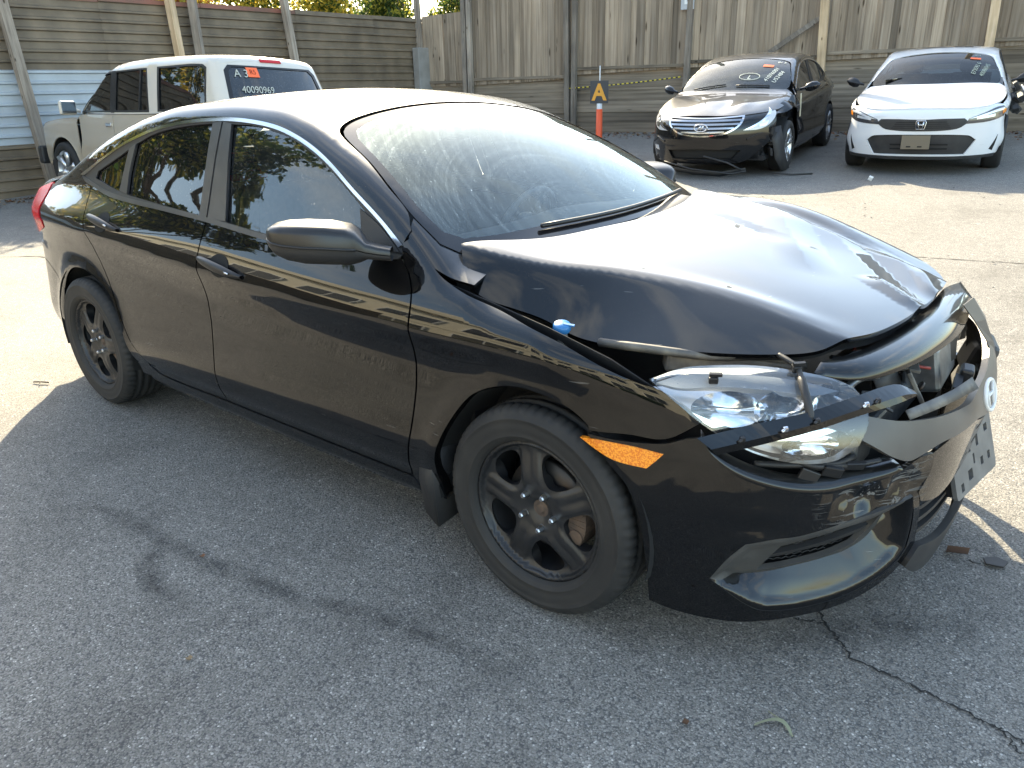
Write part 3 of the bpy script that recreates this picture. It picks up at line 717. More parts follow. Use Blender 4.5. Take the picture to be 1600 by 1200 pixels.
# ---------------------------------------------------------------- wheels
def wheel_mesh_parts():
    """meshes of one wheel, axle along y, outer face towards -y, centre at the origin"""
    P = {}
    # tyre: side walls, shoulders, four grooves; shoulder blocks notched
    prof = [(.214,-.088),(.219,-.096),(.226,-.103),(.232,-.105),(.233,-.1065),(.236,-.1068),(.238,-.1055),(.250,-.1085),(.268,-.1095),(.282,-.108),(.2835,-.1095),(.288,-.1085),(.2895,-.1065),(.298,-.103),(.308,-.096),(.3145,-.088),(.3175,-.075),
            (.319,-.058),(.312,-.057),(.312,-.047),(.3205,-.046),(.321,-.026),(.313,-.025),(.313,-.013),(.3215,-.012),(.3215,.012),(.313,.013),(.313,.025),(.321,.026),(.3205,.046),(.312,.047),(.312,.057),(.319,.058),
            (.3175,.075),(.3145,.088),(.305,.098),(.285,.1085),(.25,.109),(.22,.098),(.206,.085)]
    def rad(k, j):
        if 14 <= j <= 17 or 32 <= j <= 35: return 1 - (.016 if k % 4 == 0 else 0)
        if j in (20, 21, 24, 25, 28, 29): return 1 - (.007 if (k+j) % 5 == 0 else 0)
        return 1
    t = MB(); t.lathe(prof, 260, 'y', rad=rad); P['tyre'] = mesh('tyre', t.v, t.f, M_RUBBER, True)
    P['tyre'].polygons.foreach_set('use_smooth', [True]*len(P['tyre'].polygons))
    # rim face with five windows
    def hole(k):
        c = R(100 + 36 + 72*k); pts = []
        for rr, da in ((.092,0),(.096,7),(.108,14),(.128,18.5),(.150,21),(.170,20.5),(.184,15.5),(.190,8),(.1915,0),(.190,-8),(.184,-15.5),(.170,-20.5),(.150,-21),(.128,-18.5),(.108,-14),(.096,-7)):
            pts.append((rr*math.cos(c+R(da)), rr*math.sin(c+R(da))))
        return pts
    circ = [(.2155*math.cos(2*math.pi*k/64), .2155*math.sin(2*math.pi*k/64)) for k in range(64)]
    def chart(uv):
        uv = np.asarray(uv); r = np.hypot(uv[:, 0], uv[:, 1]); a = np.arctan2(uv[:, 1], uv[:, 0])
        d = np.abs((np.degrees(a) - 100 + 36) % 72 - 36)*np.pi/180*r      # distance from a spoke's middle line
        y = -.070 - .012*sstep(.05, .10, r) + .012*sstep(.10, .19, r) - .020*sstep(.196, .206, r) + .006*sstep(.208, .2155, r)
        y = y + .022*sstep(.055, .0, r)
        y = y + .0035*np.exp(-(d/.010)**2)*sstep(.07, .11, r)*sstep(.2, .17, r) + .008*sstep(.024, .042, d)*sstep(.07, .1, r)*sstep(.2, .18, r)
        return np.stack([uv[:, 0], y, uv[:, 1]], 1)
    def nrm(Pp):
        e = 1e-4; u = Pp[:, [0, 2]]
        gx = (chart(u+[e, 0])[:, 1]-chart(u-[e, 0])[:, 1])/(2*e); gy = (chart(u+[0, e])[:, 1]-chart(u-[0, e])[:, 1])/(2*e)
        n = np.stack([gx, -np.ones_like(gx), gy], 1); return n/np.linalg.norm(n, axis=1)[:, None]
    v, f, n = panel_data([circ]+[hole(k) for k in range(5)], chart, nrm, step=.0065, grid=.0065, flange=.035, corner=50)
    me = mesh('wheel', v, f, M_WHEEL, True); me.normals_split_custom_set_from_vertices([Vector(q) for q in n]); P['wheel'] = me
    b = MB(); b.lathe([(.2155,-.082),(.218,-.090),(.2205,-.092),(.2215,-.088),(.221,-.082),(.206,-.07),(.198,-.045),(.196,.04),(.215,.09)], 72, 'y')
    P['rim_barrel'] = mesh('rim_barrel', b.v, b.f, M_WHEEL, True)
    d = MB(); d.lathe([(.06,-.028),(.135,-.028),(.137,-.02),(.137,-.006),(.06,-.006)], 48, 'y'); d.lathe([(.0,-.05),(.045,-.05),(.062,-.03),(.062,.05)], 32, 'y')
    P['brake_disc'] = mesh('brake_disc', d.v, d.f, M_STEEL, True)
    c = MB()
    for k in range(9):
        a0 = R(-38 + k*8); a1 = R(-38 + (k+1)*8 - .5)
        c.add([(r*math.cos(a), y, r*math.sin(a)) for r in (.095,.152) for y in (-.055,.03) for a in (a0, a1)],
              [(0,1,3,2),(4,6,7,5),(0,4,5,1),(2,3,7,6),(0,2,6,4),(1,5,7,3)])
    c.tube([(.12,-.06,-.05),(.12,-.045,-.05)], .022, 16); c.tube([(.125,-.06,.035),(.125,-.045,.035)], .022, 16)
    P['brake_caliper'] = mesh('brake_caliper', c.v, c.f, M_RUST)
    h = MB(); h.lathe([(.0,-.062),(.012,-.062),(.016,-.058),(.03,-.058),(.031,-.045),(.034,-.045),(.034,-.03)], 24, 'y'); P['axle_nut'] = mesh('axle_nut', h.v, h.f, M_RUST, False)
    nn = MB(); nn.lathe([(.0,-.026),(.006,-.026),(.0085,-.022),(.0095,-.012),(.0095,.0)], 6, 'y', smooth=False); nn.lathe([(.0125,-.004),(.014,0)], 12, 'y')
    P['lug_nut'] = mesh('lug_nut', nn.v, nn.f, M_NUT)
    pk = MB(); pk.lathe([(.0,-.004),(.0125,-.004),(.0155,-.012),(.017,-.012),(.018,.0)], 16, 'y')
    return P
WP = wheel_mesh_parts()
def add_wheel(parent, x, y, z, flip=False, roll=0., toe=0., parts=WP, R0=.0572):
    w = link('wheel', parts['wheel'], parent, (x, y, z), (0, roll, (math.pi if flip else 0)+toe))
    for k in ('tyre', 'rim_barrel', 'brake_disc', 'brake_caliper', 'axle_nut'):
        if k in parts:
            o = link(k, parts[k], w)
            if k == 'brake_caliper': o.rotation_euler = (0, -roll, 0)
    if 'lug_nut' in parts:
        for k in range(5):
            a = R(100+36+72*k); link('lug_nut', parts['lug_nut'], w, (.0572*math.cos(a), -.066, .0572*math.sin(a)))
    return w
for wx in (0, -2.7):
    for s in (-1, 1):
        yy = s*(.775 if wx == 0 else .782)
        add_wheel(CAR, wx, yy, .3205, s > 0, R(0 if wx == 0 else 28))
# ---------------------------------------------------------------- broken front end of the black saloon
M_ALU = mat('bare_aluminium', (.32,.34,.36), .42, .9, noise=(18,(.2,.21,.22),.4,.65))
M_BAY = mat('engine_bay_black', (.012,.012,.013), .7, noise=(12,(.03,.028,.026),.5,.7))
M_BAYG = mat('dirty_grey_metal', (.10,.095,.088), .6, .3, noise=(16,(.19,.175,.15),.45,.65))
M_FASCIA = mat('faded_grille_plastic', (.075,.072,.068), .38, bump=(250,.12,.001), noise=(5,(.11,.105,.097),.4,.7))
M_POCKET = mat('lamp_pocket_plastic', (.05,.049,.047), .5, bump=(250,.12,.001), noise=(10,(.07,.068,.064),.45,.7))
M_REFL = mat('lamp_reflector', (.82,.83,.84), .10, 1.0)
M_LAMPB = mat('lamp_housing_grey', (.55,.56,.57), .25, .5)
M_CLIP = mat('black_clip', (.015,.015,.016), .4)
M_CAP = mat('blue_cap', (.03,.18,.42), .35)
M_WHITE = mat('white_plastic', (.72,.72,.70), .35)
G_LENS = glass('lamp_lens', (.92,.94,.95), 1.0, .03)
BN = BUMP.normal

def sheet(name, rows, m, parent, thick=.004, off=1.0, smooth=True):
    mb = MB(); mb.grid([[tuple(p) for p in r] for r in rows], smooth)
    o = mb.build(name, m, parent)
    if thick:
        md = o.modifiers.new('thickness', 'SOLIDIFY'); md.thickness = thick; md.offset = 0
    return o
def poly3(pts, n):
    """resample a polyline smoothly"""
    P = smooth_loop([np.array(p, float) for p in pts], .004, 60, False)
    d = np.r_[0, np.cumsum([np.linalg.norm(P[i+1]-P[i]) for i in range(len(P)-1)])]
    return [tuple(np.array([np.interp(t, d, [q[k] for q in P]) for k in range(3)])) for t in np.linspace(0, d[-1], n)]
def dist_poly(uv, loop, closed=True):
    L = np.array(loop, float); A = L if closed else L[:-1]; B = np.roll(L, -1, 0) if closed else L[1:]
    d = np.full(len(uv), 1e9)
    for a, b in zip(A, B):
        e = b-a; t = np.clip(((uv-a)@e)/(e@e+1e-12), 0, 1)
        d = np.minimum(d, np.linalg.norm(uv-(a+t[:, None]*e), axis=1))
    return d

def build_front():
    ang = lambda x, y: math.degrees(math.atan2(y, x))
    SC = (.0145, 1)
    # ---- bumper cover, right and left halves
    pocket_top = [(-57.7,.270),(-55.5,.33),(-52.9,.381),(-49,.394),(-44.9,.400),(-37,.427),(-30,.442),(-25.2,.452)]
    pocket_mid = [(-57.7,.270),(-55.5,.257),(-52.7,.252),(-48,.258),(-43.9,.270),(-38,.285),(-33.2,.300),(-29,.335),(-27.0,.38),(-25.2,.452)]
    pocket_bot = [(-57.7,.270),(-55,.235),(-52,.196),(-49.1,.172),(-44,.170),(-38,.182),(-34.1,.196),(-29,.228),(-25.3,.262),(-23.8,.29),(-23.6,.35),(-24.3,.41),(-25.2,.452)]
    hole = pocket_bot + pocket_top[::-1][1:-1]
    cover = [(-77.9,.626),(-74.4,.567),(-70.9,.511),(-68.9,.431),(-67.6,.288),(-66.9,.165),(-62,.146),(-53.2,.128),(-47.8,.132),(-37.3,.152),(-30,.185),(-24.5,.235),(-21.5,.29),(-22.3,.38),(-23.6,.455),(-21.5,.50),(-20.5,.552),(-25,.556),(-28,.535),(-30.6,.522),(-36,.511),(-41,.507),(-46,.517),(-50.7,.537),(-55,.566),(-58.5,.610),(-60.5,.655),(-62.5,.650),(-65.7,.633),(-71,.626)]
    rng = np.random.RandomState(3)
    def crumple(P):
        a = np.degrees(np.arctan2(P[:, 1], P[:, 0])); z = P[:, 2]; n = BN(P)
        w = np.exp(-((a+33)/9)**2-((z-.485)/.05)**2)
        d = -.024*w + .007*w*np.sin(a*.55+z*38) + .004*w*np.sin(a*1.3-z*70+1)
        d = d + .004*np.exp(-((a+52)/5)**2-((z-.42)/.05)**2)*np.sin(z*70)
        return P + n*d[:, None]
    panel('bumper_cover', [cover, hole], BUMP.bow, BN, M_SCUFF, CAR, step=.010, grid=.014, scale=SC, flange=.012, warp=crumple, corner=35)
    edge = [(-60.5,.655),(-58.5,.610),(-55,.566),(-50.7,.537),(-46,.517),(-41,.507),(-36,.511),(-30.6,.522),(-28,.535)]
    EO = crumple(BUMP.bow(edge)); NO = BN(BUMP.bow(edge)); up_ = np.array([[0,0,.012],[0,0,.022],[0,0,.030],[0,0,.032],[0,0,.033],[0,0,.034],[0,0,.034],[0,0,.030],[0,0,.02]])
    e0 = poly3([tuple(p) for p in EO], 40); e1 = poly3([tuple(p-n*.012+u*.55) for p, n, u in zip(EO, NO, up_)], 40); e2 = poly3([tuple(p-n*.036+u) for p, n, u in zip(EO, NO, up_)], 40); e3 = poly3([tuple(p-n*.060+u*.9) for p, n, u in zip(EO, NO, up_)], 40)
    sheet('bumper_ledge', [e0, e1, e2, e3], M_BLACK, CAR, .003)
    def flare(P):
        Q = P.copy(); y = P[:, 1]
        Q[:, 0] += .045*sstep(.05, .5, y) + .04*sstep(.4, .85, y); Q[:, 1] += .04*sstep(.4, .8, y); Q[:, 2] -= .015*sstep(.2, .8, y)
        return Q
    lcov = [(-a, z) for a, z in cover]
    panel('bumper_cover', [lcov], BUMP.bow, BN, M_BLACK, CAR, step=.025, grid=.03, scale=SC, flange=.012, warp=flare, corner=35)
    # ---- recessed lamp pocket: plastic upper face, vent with mesh, painted lower shelf
    hl = [(a*SC[0], z) for a, z in hole]; ml = [(a*SC[0], z) for a, z in pocket_mid]
    def pchart(uv):
        uv = np.asarray(uv, float); q = uv*np.array(SC); P = BUMP.bow(uv); n = BN(P)
        do = dist_poly(q, hl); dm = dist_poly(q, ml, False)
        return P - n*(.052*do/(do+dm+1e-6)*sstep(0, .03, do) + .002)[:, None]
    def fn(P): return BN(P)
    def ident(P): return P
    vent = [(-50.0,.268),(-47.2,.362),(-42,.386),(-36.5,.405),(-30.4,.415),(-30.6,.370),(-32.8,.320),(-37.5,.297),(-43.5,.280)]
    panel('fog_pocket', [pocket_mid + pocket_top[::-1][1:-1], vent], pchart, fn, M_POCKET, CAR, step=.007, grid=.008, scale=SC, flange=.015, warp=ident)
    panel('lower_lip', [pocket_bot + pocket_mid[::-1][1:-1]], pchart, fn, M_BLACK, CAR, step=.007, grid=.007, scale=SC, flange=.01, warp=ident)
    def deep(uv):
        P = pchart(uv); return P - BN(P)*.05
    panel('vent_backing', [vent], deep, fn, M_LINER, CAR, step=.03, scale=SC, flange=0, warp=ident)
    # mesh strands in the vent
    mb = MB()
    for k in range(9):
        z = .272 + k*.0145
        seg = []
        for i in range(40):
            a = -50+i*.5
            if inside(np.array([[a, z]]), vent)[0]: seg.append((a, z + .004*math.sin(i*2.1 + k*math.pi)))
        if len(seg) > 2:
            P = pchart(np.array(seg)) - BN(pchart(np.array(seg)))*.024
            mb.tube([tuple(p) for p in P], .0016, 4)
    mb.build('vent_mesh', M_PLAST, CAR)
    fin = [(-48.9,.308),(-42,.328),(-35,.347),(-30,.360),(-28.8,.368),(-31,.370),(-36,.359),(-42,.341),(-48.6,.321)]
    panel('vent_fin', [fin], lambda uv: pchart(uv) - BN(pchart(uv))*.008, fn, M_PLAST, CAR, step=.012, scale=SC, flange=.014, warp=ident)
    # ---- grille fascia across the middle
    fas = [(-42.3,.678),(-39,.684),(-35.9,.688),(-30.9,.668),(-27.7,.657),(-24,.648),(-17,.630),(-9.5,.612),(-3,.600),(4,.604),(10,.616),(16,.64),(22,.665),(30,.69),(38,.70),(38,.56),(30,.515),(20,.49),(10,.50),(0,.535),(-8,.553),(-13,.562),(-19.2,.572),(-24,.566),(-27.5,.560),(-30.8,.580),(-34,.612),(-38.1,.651)]
    def push(P):
        Q = P.copy(); y = P[:, 1]; z = P[:, 2]
        Q[:, 0] += .045*sstep(.05, .5, y) + .006*np.sin(y*14)*sstep(.6, .7, z)
        return Q
    panel('grille_fascia', [fas], BUMP.bow, BN, M_FASCIA, CAR, step=.014, grid=.02, scale=SC, flange=.02, warp=push, off=.003)
    gl = [(-20.5,.552),(-21.5,.50),(-23.6,.455),(-22.3,.42),(-16,.40),(-8,.42),(0,.43),(12,.44),(22,.45),(24,.52),(10,.49),(0,.53),(-8,.550),(-14,.560)]
    panel('bumper_centre', [gl], BUMP.bow, BN, M_SCUFF, CAR, step=.02, grid=.025, scale=SC, flange=.01, warp=lambda P: push(P)-np.array([.004, 0, 0]), off=.0)
    low = [(-22.3,.405),(-21.5,.29),(-12,.262),(0,.26),(12,.262),(22,.29),(22,.44),(12,.43),(0,.42),(-8,.41),(-16,.39)]
    panel('lower_grille', [low], BUMP.bow, BN, M_LINER, CAR, step=.04, scale=SC, flange=0, off=-.05)
    for z in (.295, .335, .375):
        bar = [(-22,z-.006),(0,z-.006),(22,z-.006),(22,z+.007),(0,z+.007),(-22,z+.007)]
        panel('grille_bar', [bar], BUMP.bow, BN, M_PLAST, CAR, step=.03, scale=SC, flange=.02, off=-.02)
    sp = [(-24,.238),(-21.4,.285),(-12,.258),(0,.255),(12,.258),(22,.285),(26,.20),(14,.165),(0,.158),(-14,.165),(-20,.19)]
    panel('front_spoiler', [sp], BUMP.bow, BN, M_PLAST, CAR, step=.03, scale=SC, flange=.02, off=.012)
    # ---- number-plate carrier
    pb = MB(); W, H = .33, .175
    rr = lambda w, h, r=.012: [(sx*(w/2-r)+r*math.cos(a), sy*(h/2-r)+r*math.sin(a)) for sx, sy, a0 in ((1,1,0),(-1,1,90),(-1,-1,180),(1,-1,270)) for a in (R(a0), R(a0+45), R(a0+90))]
    slots = [(-.115,.03,.022,.055),(-.045,.045,.045,.055),(.035,.045,.02,.055),(-.045,-.045,.035,.03),(-.005,-.01,.014,.03),(.055,-.035,.022,.024),(.115,-.035,.022,.024),(-.115,-.062,.022,.024),(.115,.05,.03,.022)]
    hs = [[(cx-w/2, cy-h/2), (cx+w/2, cy-h/2), (cx+w/2, cy+h/2), (cx-w/2, cy+h/2)] for cx, cy, w, h in slots]
    fl = lambda uv: np.stack([np.zeros(len(uv)), np.asarray(uv)[:, 0], np.asarray(uv)[:, 1]], 1)
    pl = panel('plate_bracket', [rr(W, H)]+hs, fl, lambda P: np.tile([1., 0, 0], (len(P), 1)), mat('bracket_plastic', (.12,.12,.118), .5, noise=(14,(.17,.167,.16),.4,.7)), CAR, step=.02, flange=.012, smooth=False)
    pl.location = (.917, .045, .411); pl.rotation_euler = (-.015, -.299, -.125)
    bk = MB(); bk.box((-.022, 0, 0), (.02, W-.02, H-.02)); o = bk.build('bracket_back', M_CLIP, pl)
    # ---- maker's emblem: white oval ring with an upright H
    em = MB(); ring = [(.0, .052*math.cos(2*math.pi*k/32), .042*math.sin(2*math.pi*k/32)) for k in range(33)]
    em.tube(ring, .0055, 8, cap=False)
    for s in (-1, 1): em.tube([(0, s*.030, .030), (0, s*.021, -.028)], .005, 6)
    em.tube([(0, -.022, .002), (0, .022, .002)], .005, 6)
    e = em.build('emblem', M_WHITE, CAR, (.930, -.005, .618), (0, -.25, -.05))
    # ---- side marker and head lamp
    both(panel('side_marker', [[(-79.2,.612),(-75.4,.619),(-70.2,.617),(-65.7,.608),(-66.8,.588),(-68.1,.567),(-73.1,.576),(-76.4,.593)]], BUMP.bow, BN, M_AMBER, CAR, step=.012, scale=SC, flange=.012, off=.004, corner=40))
    lens = [(-68.6,.781),(-64.3,.800),(-59.2,.802),(-51,.792),(-43.4,.775),(-38,.757),(-35.6,.741),(-34.8,.715),(-35.2,.67),(-37,.625),(-41,.596),(-47,.598),(-52.5,.622),(-56.5,.652),(-60,.684),(-64,.730)]
    lc = lambda off: (lambda uv: (lambda P: P + BN(P)*off)(BUMP.bow(uv)))
    HL = panel('headlight', [lens], lc(-.075), BN, M_LAMPB, CAR, step=.02, scale=SC, flange=0)
    panel('lens', [lens], BUMP.bow, BN, G_LENS, HL, step=.012, scale=SC, flange=.03, off=.004)
    # bright reflector bowls and a dividing blade behind the lens
    def bowl(cu, cv, ru, rv, dep):
        lp = [(cu+ru*math.cos(t), cv+rv*math.sin(t)) for t in np.linspace(0, 2*math.pi, 28, endpoint=False)]
        def ch(uv):
            uv = np.asarray(uv, float); P = BUMP.bow(uv); n = BN(P)
            r2 = np.clip(((uv[:, 0]-cu)/ru)**2+((uv[:, 1]-cv)/rv)**2, 0, 1)
            return P - n*(.016+dep*(1-r2))[:, None]
        return panel('reflector', [lp], ch, BN, M_REFL, HL, step=.012, scale=SC, flange=0, warp=ident)
    bowl(-56.5,.722,5.6,.042,.045); bowl(-47.8,.715,4.8,.046,.055); bowl(-40.5,.705,3.8,.040,.035); bowl(-44.0,.632,4.5,.024,.03)
    chrome_floor = [(-63.5,.722),(-59,.680),(-54.6,.656),(-47,.648),(-40.5,.660),(-37,.685),(-41,.672),(-47.5,.664),(-54,.672),(-59,.696)]
    panel('reflector', [chrome_floor], lc(-.012), BN, M_REFL, HL, step=.012, scale=SC, flange=.02)
    brow = [(-67.5,.778),(-64,.795),(-59.2,.797),(-51,.787),(-43.4,.770),(-37.5,.745),(-43,.745),(-50,.762),(-58,.772),(-64,.768)]
    panel('lamp_bezel', [brow], lc(-.014), BN, mat('lamp_bezel_grey', (.36,.39,.42), .3), HL, step=.012, scale=SC, flange=.02)
    for a in (-59.0, -44.5):
        P = BUMP.bow([(a, .778)])[0]; b = MB(); b.box((0,0,0), (.018,.022,.018), bev=.003); b.box((.0,.004,.014), (.008,.03,.008))
        b.build('lamp_clip', M_CLIP, HL, tuple(P+BN(P[None])[0]*.01), (0, .3, R(a)))
    # far-side head lamp, mostly hidden
    panel('headlight', [[(-a, z) for a, z in lens]], lc(.0), BN, M_LAMPB, CAR, step=.03, scale=SC, flange=.02, warp=lambda P: P+np.array([.02, .03, -.03]))
    # ---- rubber seal hanging over the lamp, loose painted strip below it
    mb = MB(); s_ = poly3([(.520,-.535,.803),(.555,-.552,.797),(.583,-.566,.788),(.612,-.608,.768),(.640,-.640,.735),(.655,-.652,.700)], 24)
    mb.tube(s_, [.007]*12+[.010]*12, 8); mb.build('rubber_seal', M_PLAST, CAR)
    A = poly3([(.455,-.826,.664),(.559,-.748,.699),(.644,-.658,.718),(.709,-.548,.734),(.770,-.400,.736),(.806,-.365,.716)], 30)
    B = poly3([(.500,-.812,.628),(.590,-.742,.657),(.664,-.662,.678),(.732,-.563,.698),(.788,-.448,.704),(.812,-.372,.706)], 30)
    Cc = poly3([(.480,-.800,.640),(.575,-.725,.675),(.650,-.642,.697),(.715,-.538,.712),(.772,-.410,.716),(.80,-.36,.708)], 30)
    st = sheet('loose_strip', [A, [tuple((np.array(a)*.3+np.array(b)*.7)+np.array([.004,-.004,.004])) for a, b in zip(A, B)], B], M_BLACK, CAR, .003, smooth=False)
    for t in (4, 9, 13, 20, 22):
        b = MB(); c = (np.array(A[t])+np.array(B[t]))/2 + np.array([.008,-.008,.003]); b.box((0,0,0), (.010,.012,.014), bev=.003); b.tube([(0,0,0),(.01,-.012,.004)], .004, 6)
        b.build('trim_clip', M_CHROME if t in (9, 20) else M_CLIP, CAR, tuple(c), (.2, .3, -.8))
    # ---- painted upper garnish in front of the bonnet edge
    U = poly3([(.615,-.500,.792),(.674,-.383,.800),(.706,-.185,.808),(.722,.08,.815),(.716,.33,.818),(.735,.47,.812)], 34)
    D = poly3([(.610,-.540,.762),(.705,-.462,.752),(.757,-.345,.750),(.800,-.150,.752),(.818,.10,.757),(.785,.42,.775)], 34)
    Mx = [tuple((np.array(a)*.5+np.array(b)*.5)+np.array([0, 0, 0])) for a, b in zip(U, D)]
    D2 = [tuple(np.array(b)+np.array([-.012, 0, -.016])) for b in D]
    sheet('hood_front_garnish', [U, Mx, D], M_BLACK, CAR, .003)
    # ---- bonnet
    hood = [(-.372,-.716),(-.335,-.750),(-.300,-.772),(-.248,-.766),(-.160,-.728),(-.074,-.700),(.03,-.688),(.123,-.676),(.24,-.652),(.356,-.617),(.5,-.556),(.60,-.492),(.65,-.41),(.688,-.312),(.715,-.17),(.727,-.025),(.732,.14),(.723,.305),(.69,.40),(.62,.475),(.5,.54),(.3,.61),(.1,.655),(-.1,.68),(-.24,.685),(-.262,.64),(-.21,.45),(-.160,.234),(-.168,-.045),(-.22,-.26),(-.262,-.42),(-.310,-.574)]
    H = panel('hood', [hood], hood_chart, hood_normal, M_BLACK, CAR, step=.011, grid=.012, flange=.014, corner=42)
    panel('hood_inner', [[(x*.97+.005, y*.95) for x, y in hood]], lambda uv: hood_chart(uv)-np.array([0, 0, .045]), hood_normal, M_BAY, CAR, step=.03, grid=.03, flange=.0)
    # ---- behind it all: engine bay
    shl = [(-62,.20),(-30,.22),(0,.22),(30,.22),(62,.20),(62,.60),(40,.60),(0,.58),(-40,.56),(-62,.56)]
    panel('dark_backing_sheet', [shl], lc(-.12), BN, M_LINER, CAR, step=.06, scale=SC, flange=0)  # added dark sheet, keeps bright ground from showing through the broken front
    rnw = random.Random(12)
    cols = [M_BAY, M_CLIP, mat('wire_red', (.25,.03,.02), .5), mat('wire_grey', (.16,.16,.16), .5)]
    for k in range(12):
        y0 = rnw.uniform(-.50, .30); z0 = rnw.uniform(.62, .74); b = MB()
        pts = [(rnw.uniform(.60,.66), y0, z0)]
        for q in range(3): pts.append((pts[-1][0]+rnw.uniform(.0,.06), pts[-1][1]+rnw.uniform(-.02,.12), z0+rnw.uniform(-.06,.05)))
        b.tube(poly3(pts, 14), rnw.uniform(.003,.007), 6)
        if k % 3 == 0: b.box(pts[-1], (.025,.03,.02), (rnw.random(), rnw.random(), rnw.random()), bev=.003)
        b.build('wire', cols[k % 4], CAR)
    for k in range(9):
        y0 = -.50+.10*k; b = MB(); b.box((.66+.05*rnw.random(), y0, .665+.05*rnw.random()), (rnw.uniform(.02,.06), rnw.uniform(.03,.07), rnw.uniform(.02,.06)), (rnw.uniform(-.5,.5), rnw.uniform(-.5,.5), rnw.uniform(-.5,.5)), bev=.004)
        b.build('bay_fitting', [M_BAYG, M_ALU, M_PLAST][k % 3], CAR)
    b = MB(); b.box((.05, 0, .45), (.95, 1.30, .40)); b.build('engine_block_cover', M_BAY, CAR)
    b = MB(); b.box((.58, 0, .52), (.04, .86, .34)); rad_ = b.build('radiator', M_BAYG, CAR)
    fins = MB()
    for k in range(46): fins.box((.603, -.42+k*.0187, .52), (.006, .005, .33))
    fins.build('radiator_fins', M_ALU, rad_)
    b = MB(); b.box((.70, .0, .565), (.06, 1.02, .10), bev=.012); b.build('bumper_beam', M_ALU, CAR)
    b = MB(); b.box((.62, 0, .725), (.07, 1.05, .035), bev=.008)
    for y in (-.38, -.1, .2): b.box((.645, y, .70), (.05, .05, .05), (0, .3, .2), bev=.006)
    b.build('radiator_support', M_BAY, CAR)
    b = MB(); b.tube(poly3([(.10,-.70,.80),(.22,-.685,.803),(.36,-.60,.785),(.475,-.48,.768),(.56,-.43,.75)], 20), .012, 6)
    b.tube(poly3([(.16,-.66,.79),(.26,-.63,.80),(.40,-.52,.79),(.5,-.40,.77)], 16), .006, 6)
    b.build('bay_side_rail', M_BAYG, CAR)
    b = MB(); b.box((.40,-.52,.745), (.36,.06,.06), (0, .12, .62), bev=.01); b.build('lamp_support', M_BAYG, CAR)
    b = MB(); P0 = Vector((.775,-.20,.672))
    b.box((0,0,0), (.012,.07,.10), (.0,-.5,.35), bev=.003); b.box((-.035,.02,.045), (.07,.07,.010), (.1,.1,.35), bev=.002)
    b.build('latch_bracket', M_BAYG, CAR, P0)
    b = MB(); b.lathe([(.0,.0),(.016,.0),(.016,.006),(.010,.006)], 16, 'x'); b.build('bracket_bolt', M_STEEL, CAR, P0+Vector((.012,-.002,.0)), (0,.5,.35))
    b = MB(); b.tube(poly3([(.675,-.45,.68),(.672,-.44,.72),(.69,-.40,.738),(.715,-.36,.735)], 14), .012, 8); b.build('coolant_pipe', M_ALU, CAR)
    b = MB(); b.tube(poly3([(.66,-.30,.74),(.70,-.26,.69),(.68,-.22,.62)], 12), .018, 8); b.tube(poly3([(.60,-.36,.76),(.64,-.28,.74),(.70,-.16,.73),(.73,.02,.735)], 16), .008, 6)
    b.tube(poly3([(.68,.02,.66),(.74,.10,.69),(.76,.22,.70)], 12), .022, 8); b.build('hose', M_BAY, CAR)
    sheet('air_guide', [[(.70,-.36,.74),(.72,-.24,.74)], [(.72,-.35,.69),(.745,-.23,.69)], [(.70,-.33,.64),(.74,-.22,.63)]], M_PLAST, CAR, .004)
    sheet('air_guide', [[(.70,.06,.75),(.74,.22,.76)], [(.76,.05,.70),(.79,.22,.71)], [(.77,.04,.63),(.80,.2,.64)]], M_PLAST, CAR, .004)
    b = MB(); b.box((.745,.10,.655), (.10,.26,.13), (0,-.2,.05), bev=.012); b.build('crash_box', M_ALU, CAR)
    b = MB(); b.box((.86,.02,.655), (.035,.05,.05), (.2,.1,.2), bev=.008); b.box((.85,-.03,.64), (.02,.06,.02), (.4,.2,.2)); b.build('sensor_module', M_CLIP, CAR)
    sheet('torn_grille_edge', [poly3([(.800,-.395,.672),(.83,-.28,.668),(.862,-.16,.668),(.885,-.06,.676)], 14), poly3([(.815,-.40,.652),(.85,-.28,.648),(.88,-.16,.646),(.905,-.06,.648)], 14)], M_BAYG, CAR, .003)
    # ragged left corner: bent panel and broken lamp
    sheet('torn_corner_panel', [[(.80,.16,.815),(.81,.24,.822),(.80,.33,.80)], [(.83,.22,.755),(.845,.30,.745),(.83,.40,.73)], [(.86,.30,.68),(.87,.37,.66),(.85,.46,.65)], [(.88,.34,.60),(.885,.42,.585),(.86,.5,.59)]], M_FASCIA, CAR, .003, smooth=False)
    b = MB(); b.box((.81,.58,.55), (.08,.12,.13), (.3,.2,.5), bev=.02); b.box((.79,.62,.47), (.06,.10,.12), (.1,.4,.3), bev=.01); b.build('broken_lamp', M_POCKET, CAR)
    # lower lamp and brackets showing through the gap under the strip
    b = MB(); b.tube(poly3([(.55,-.70,.575),(.62,-.65,.572),(.70,-.57,.568),(.73,-.52,.575)], 16), .008, 6); b.tube(poly3([(.60,-.66,.60),(.66,-.62,.57),(.72,-.55,.56)], 12), .008, 6)
    b.box((.70,-.50,.60), (.05,.03,.05), (0,.2,.6)); b.box((.66,-.60,.57), (.07,.02,.03), (0,.1,.7)); b.build('lamp_bracket', M_PLAST, CAR)
    b = MB()
    for k, (x, y, z) in enumerate([(.66,-.63,.548),(.70,-.585,.552),(.735,-.53,.556),(.76,-.50,.56)]): b.box((x, y, z), (.05,.012,.03), (.3*k, .4-.2*k, .7), bev=.003)
    b.build('broken_clip', M_CLIP, CAR)
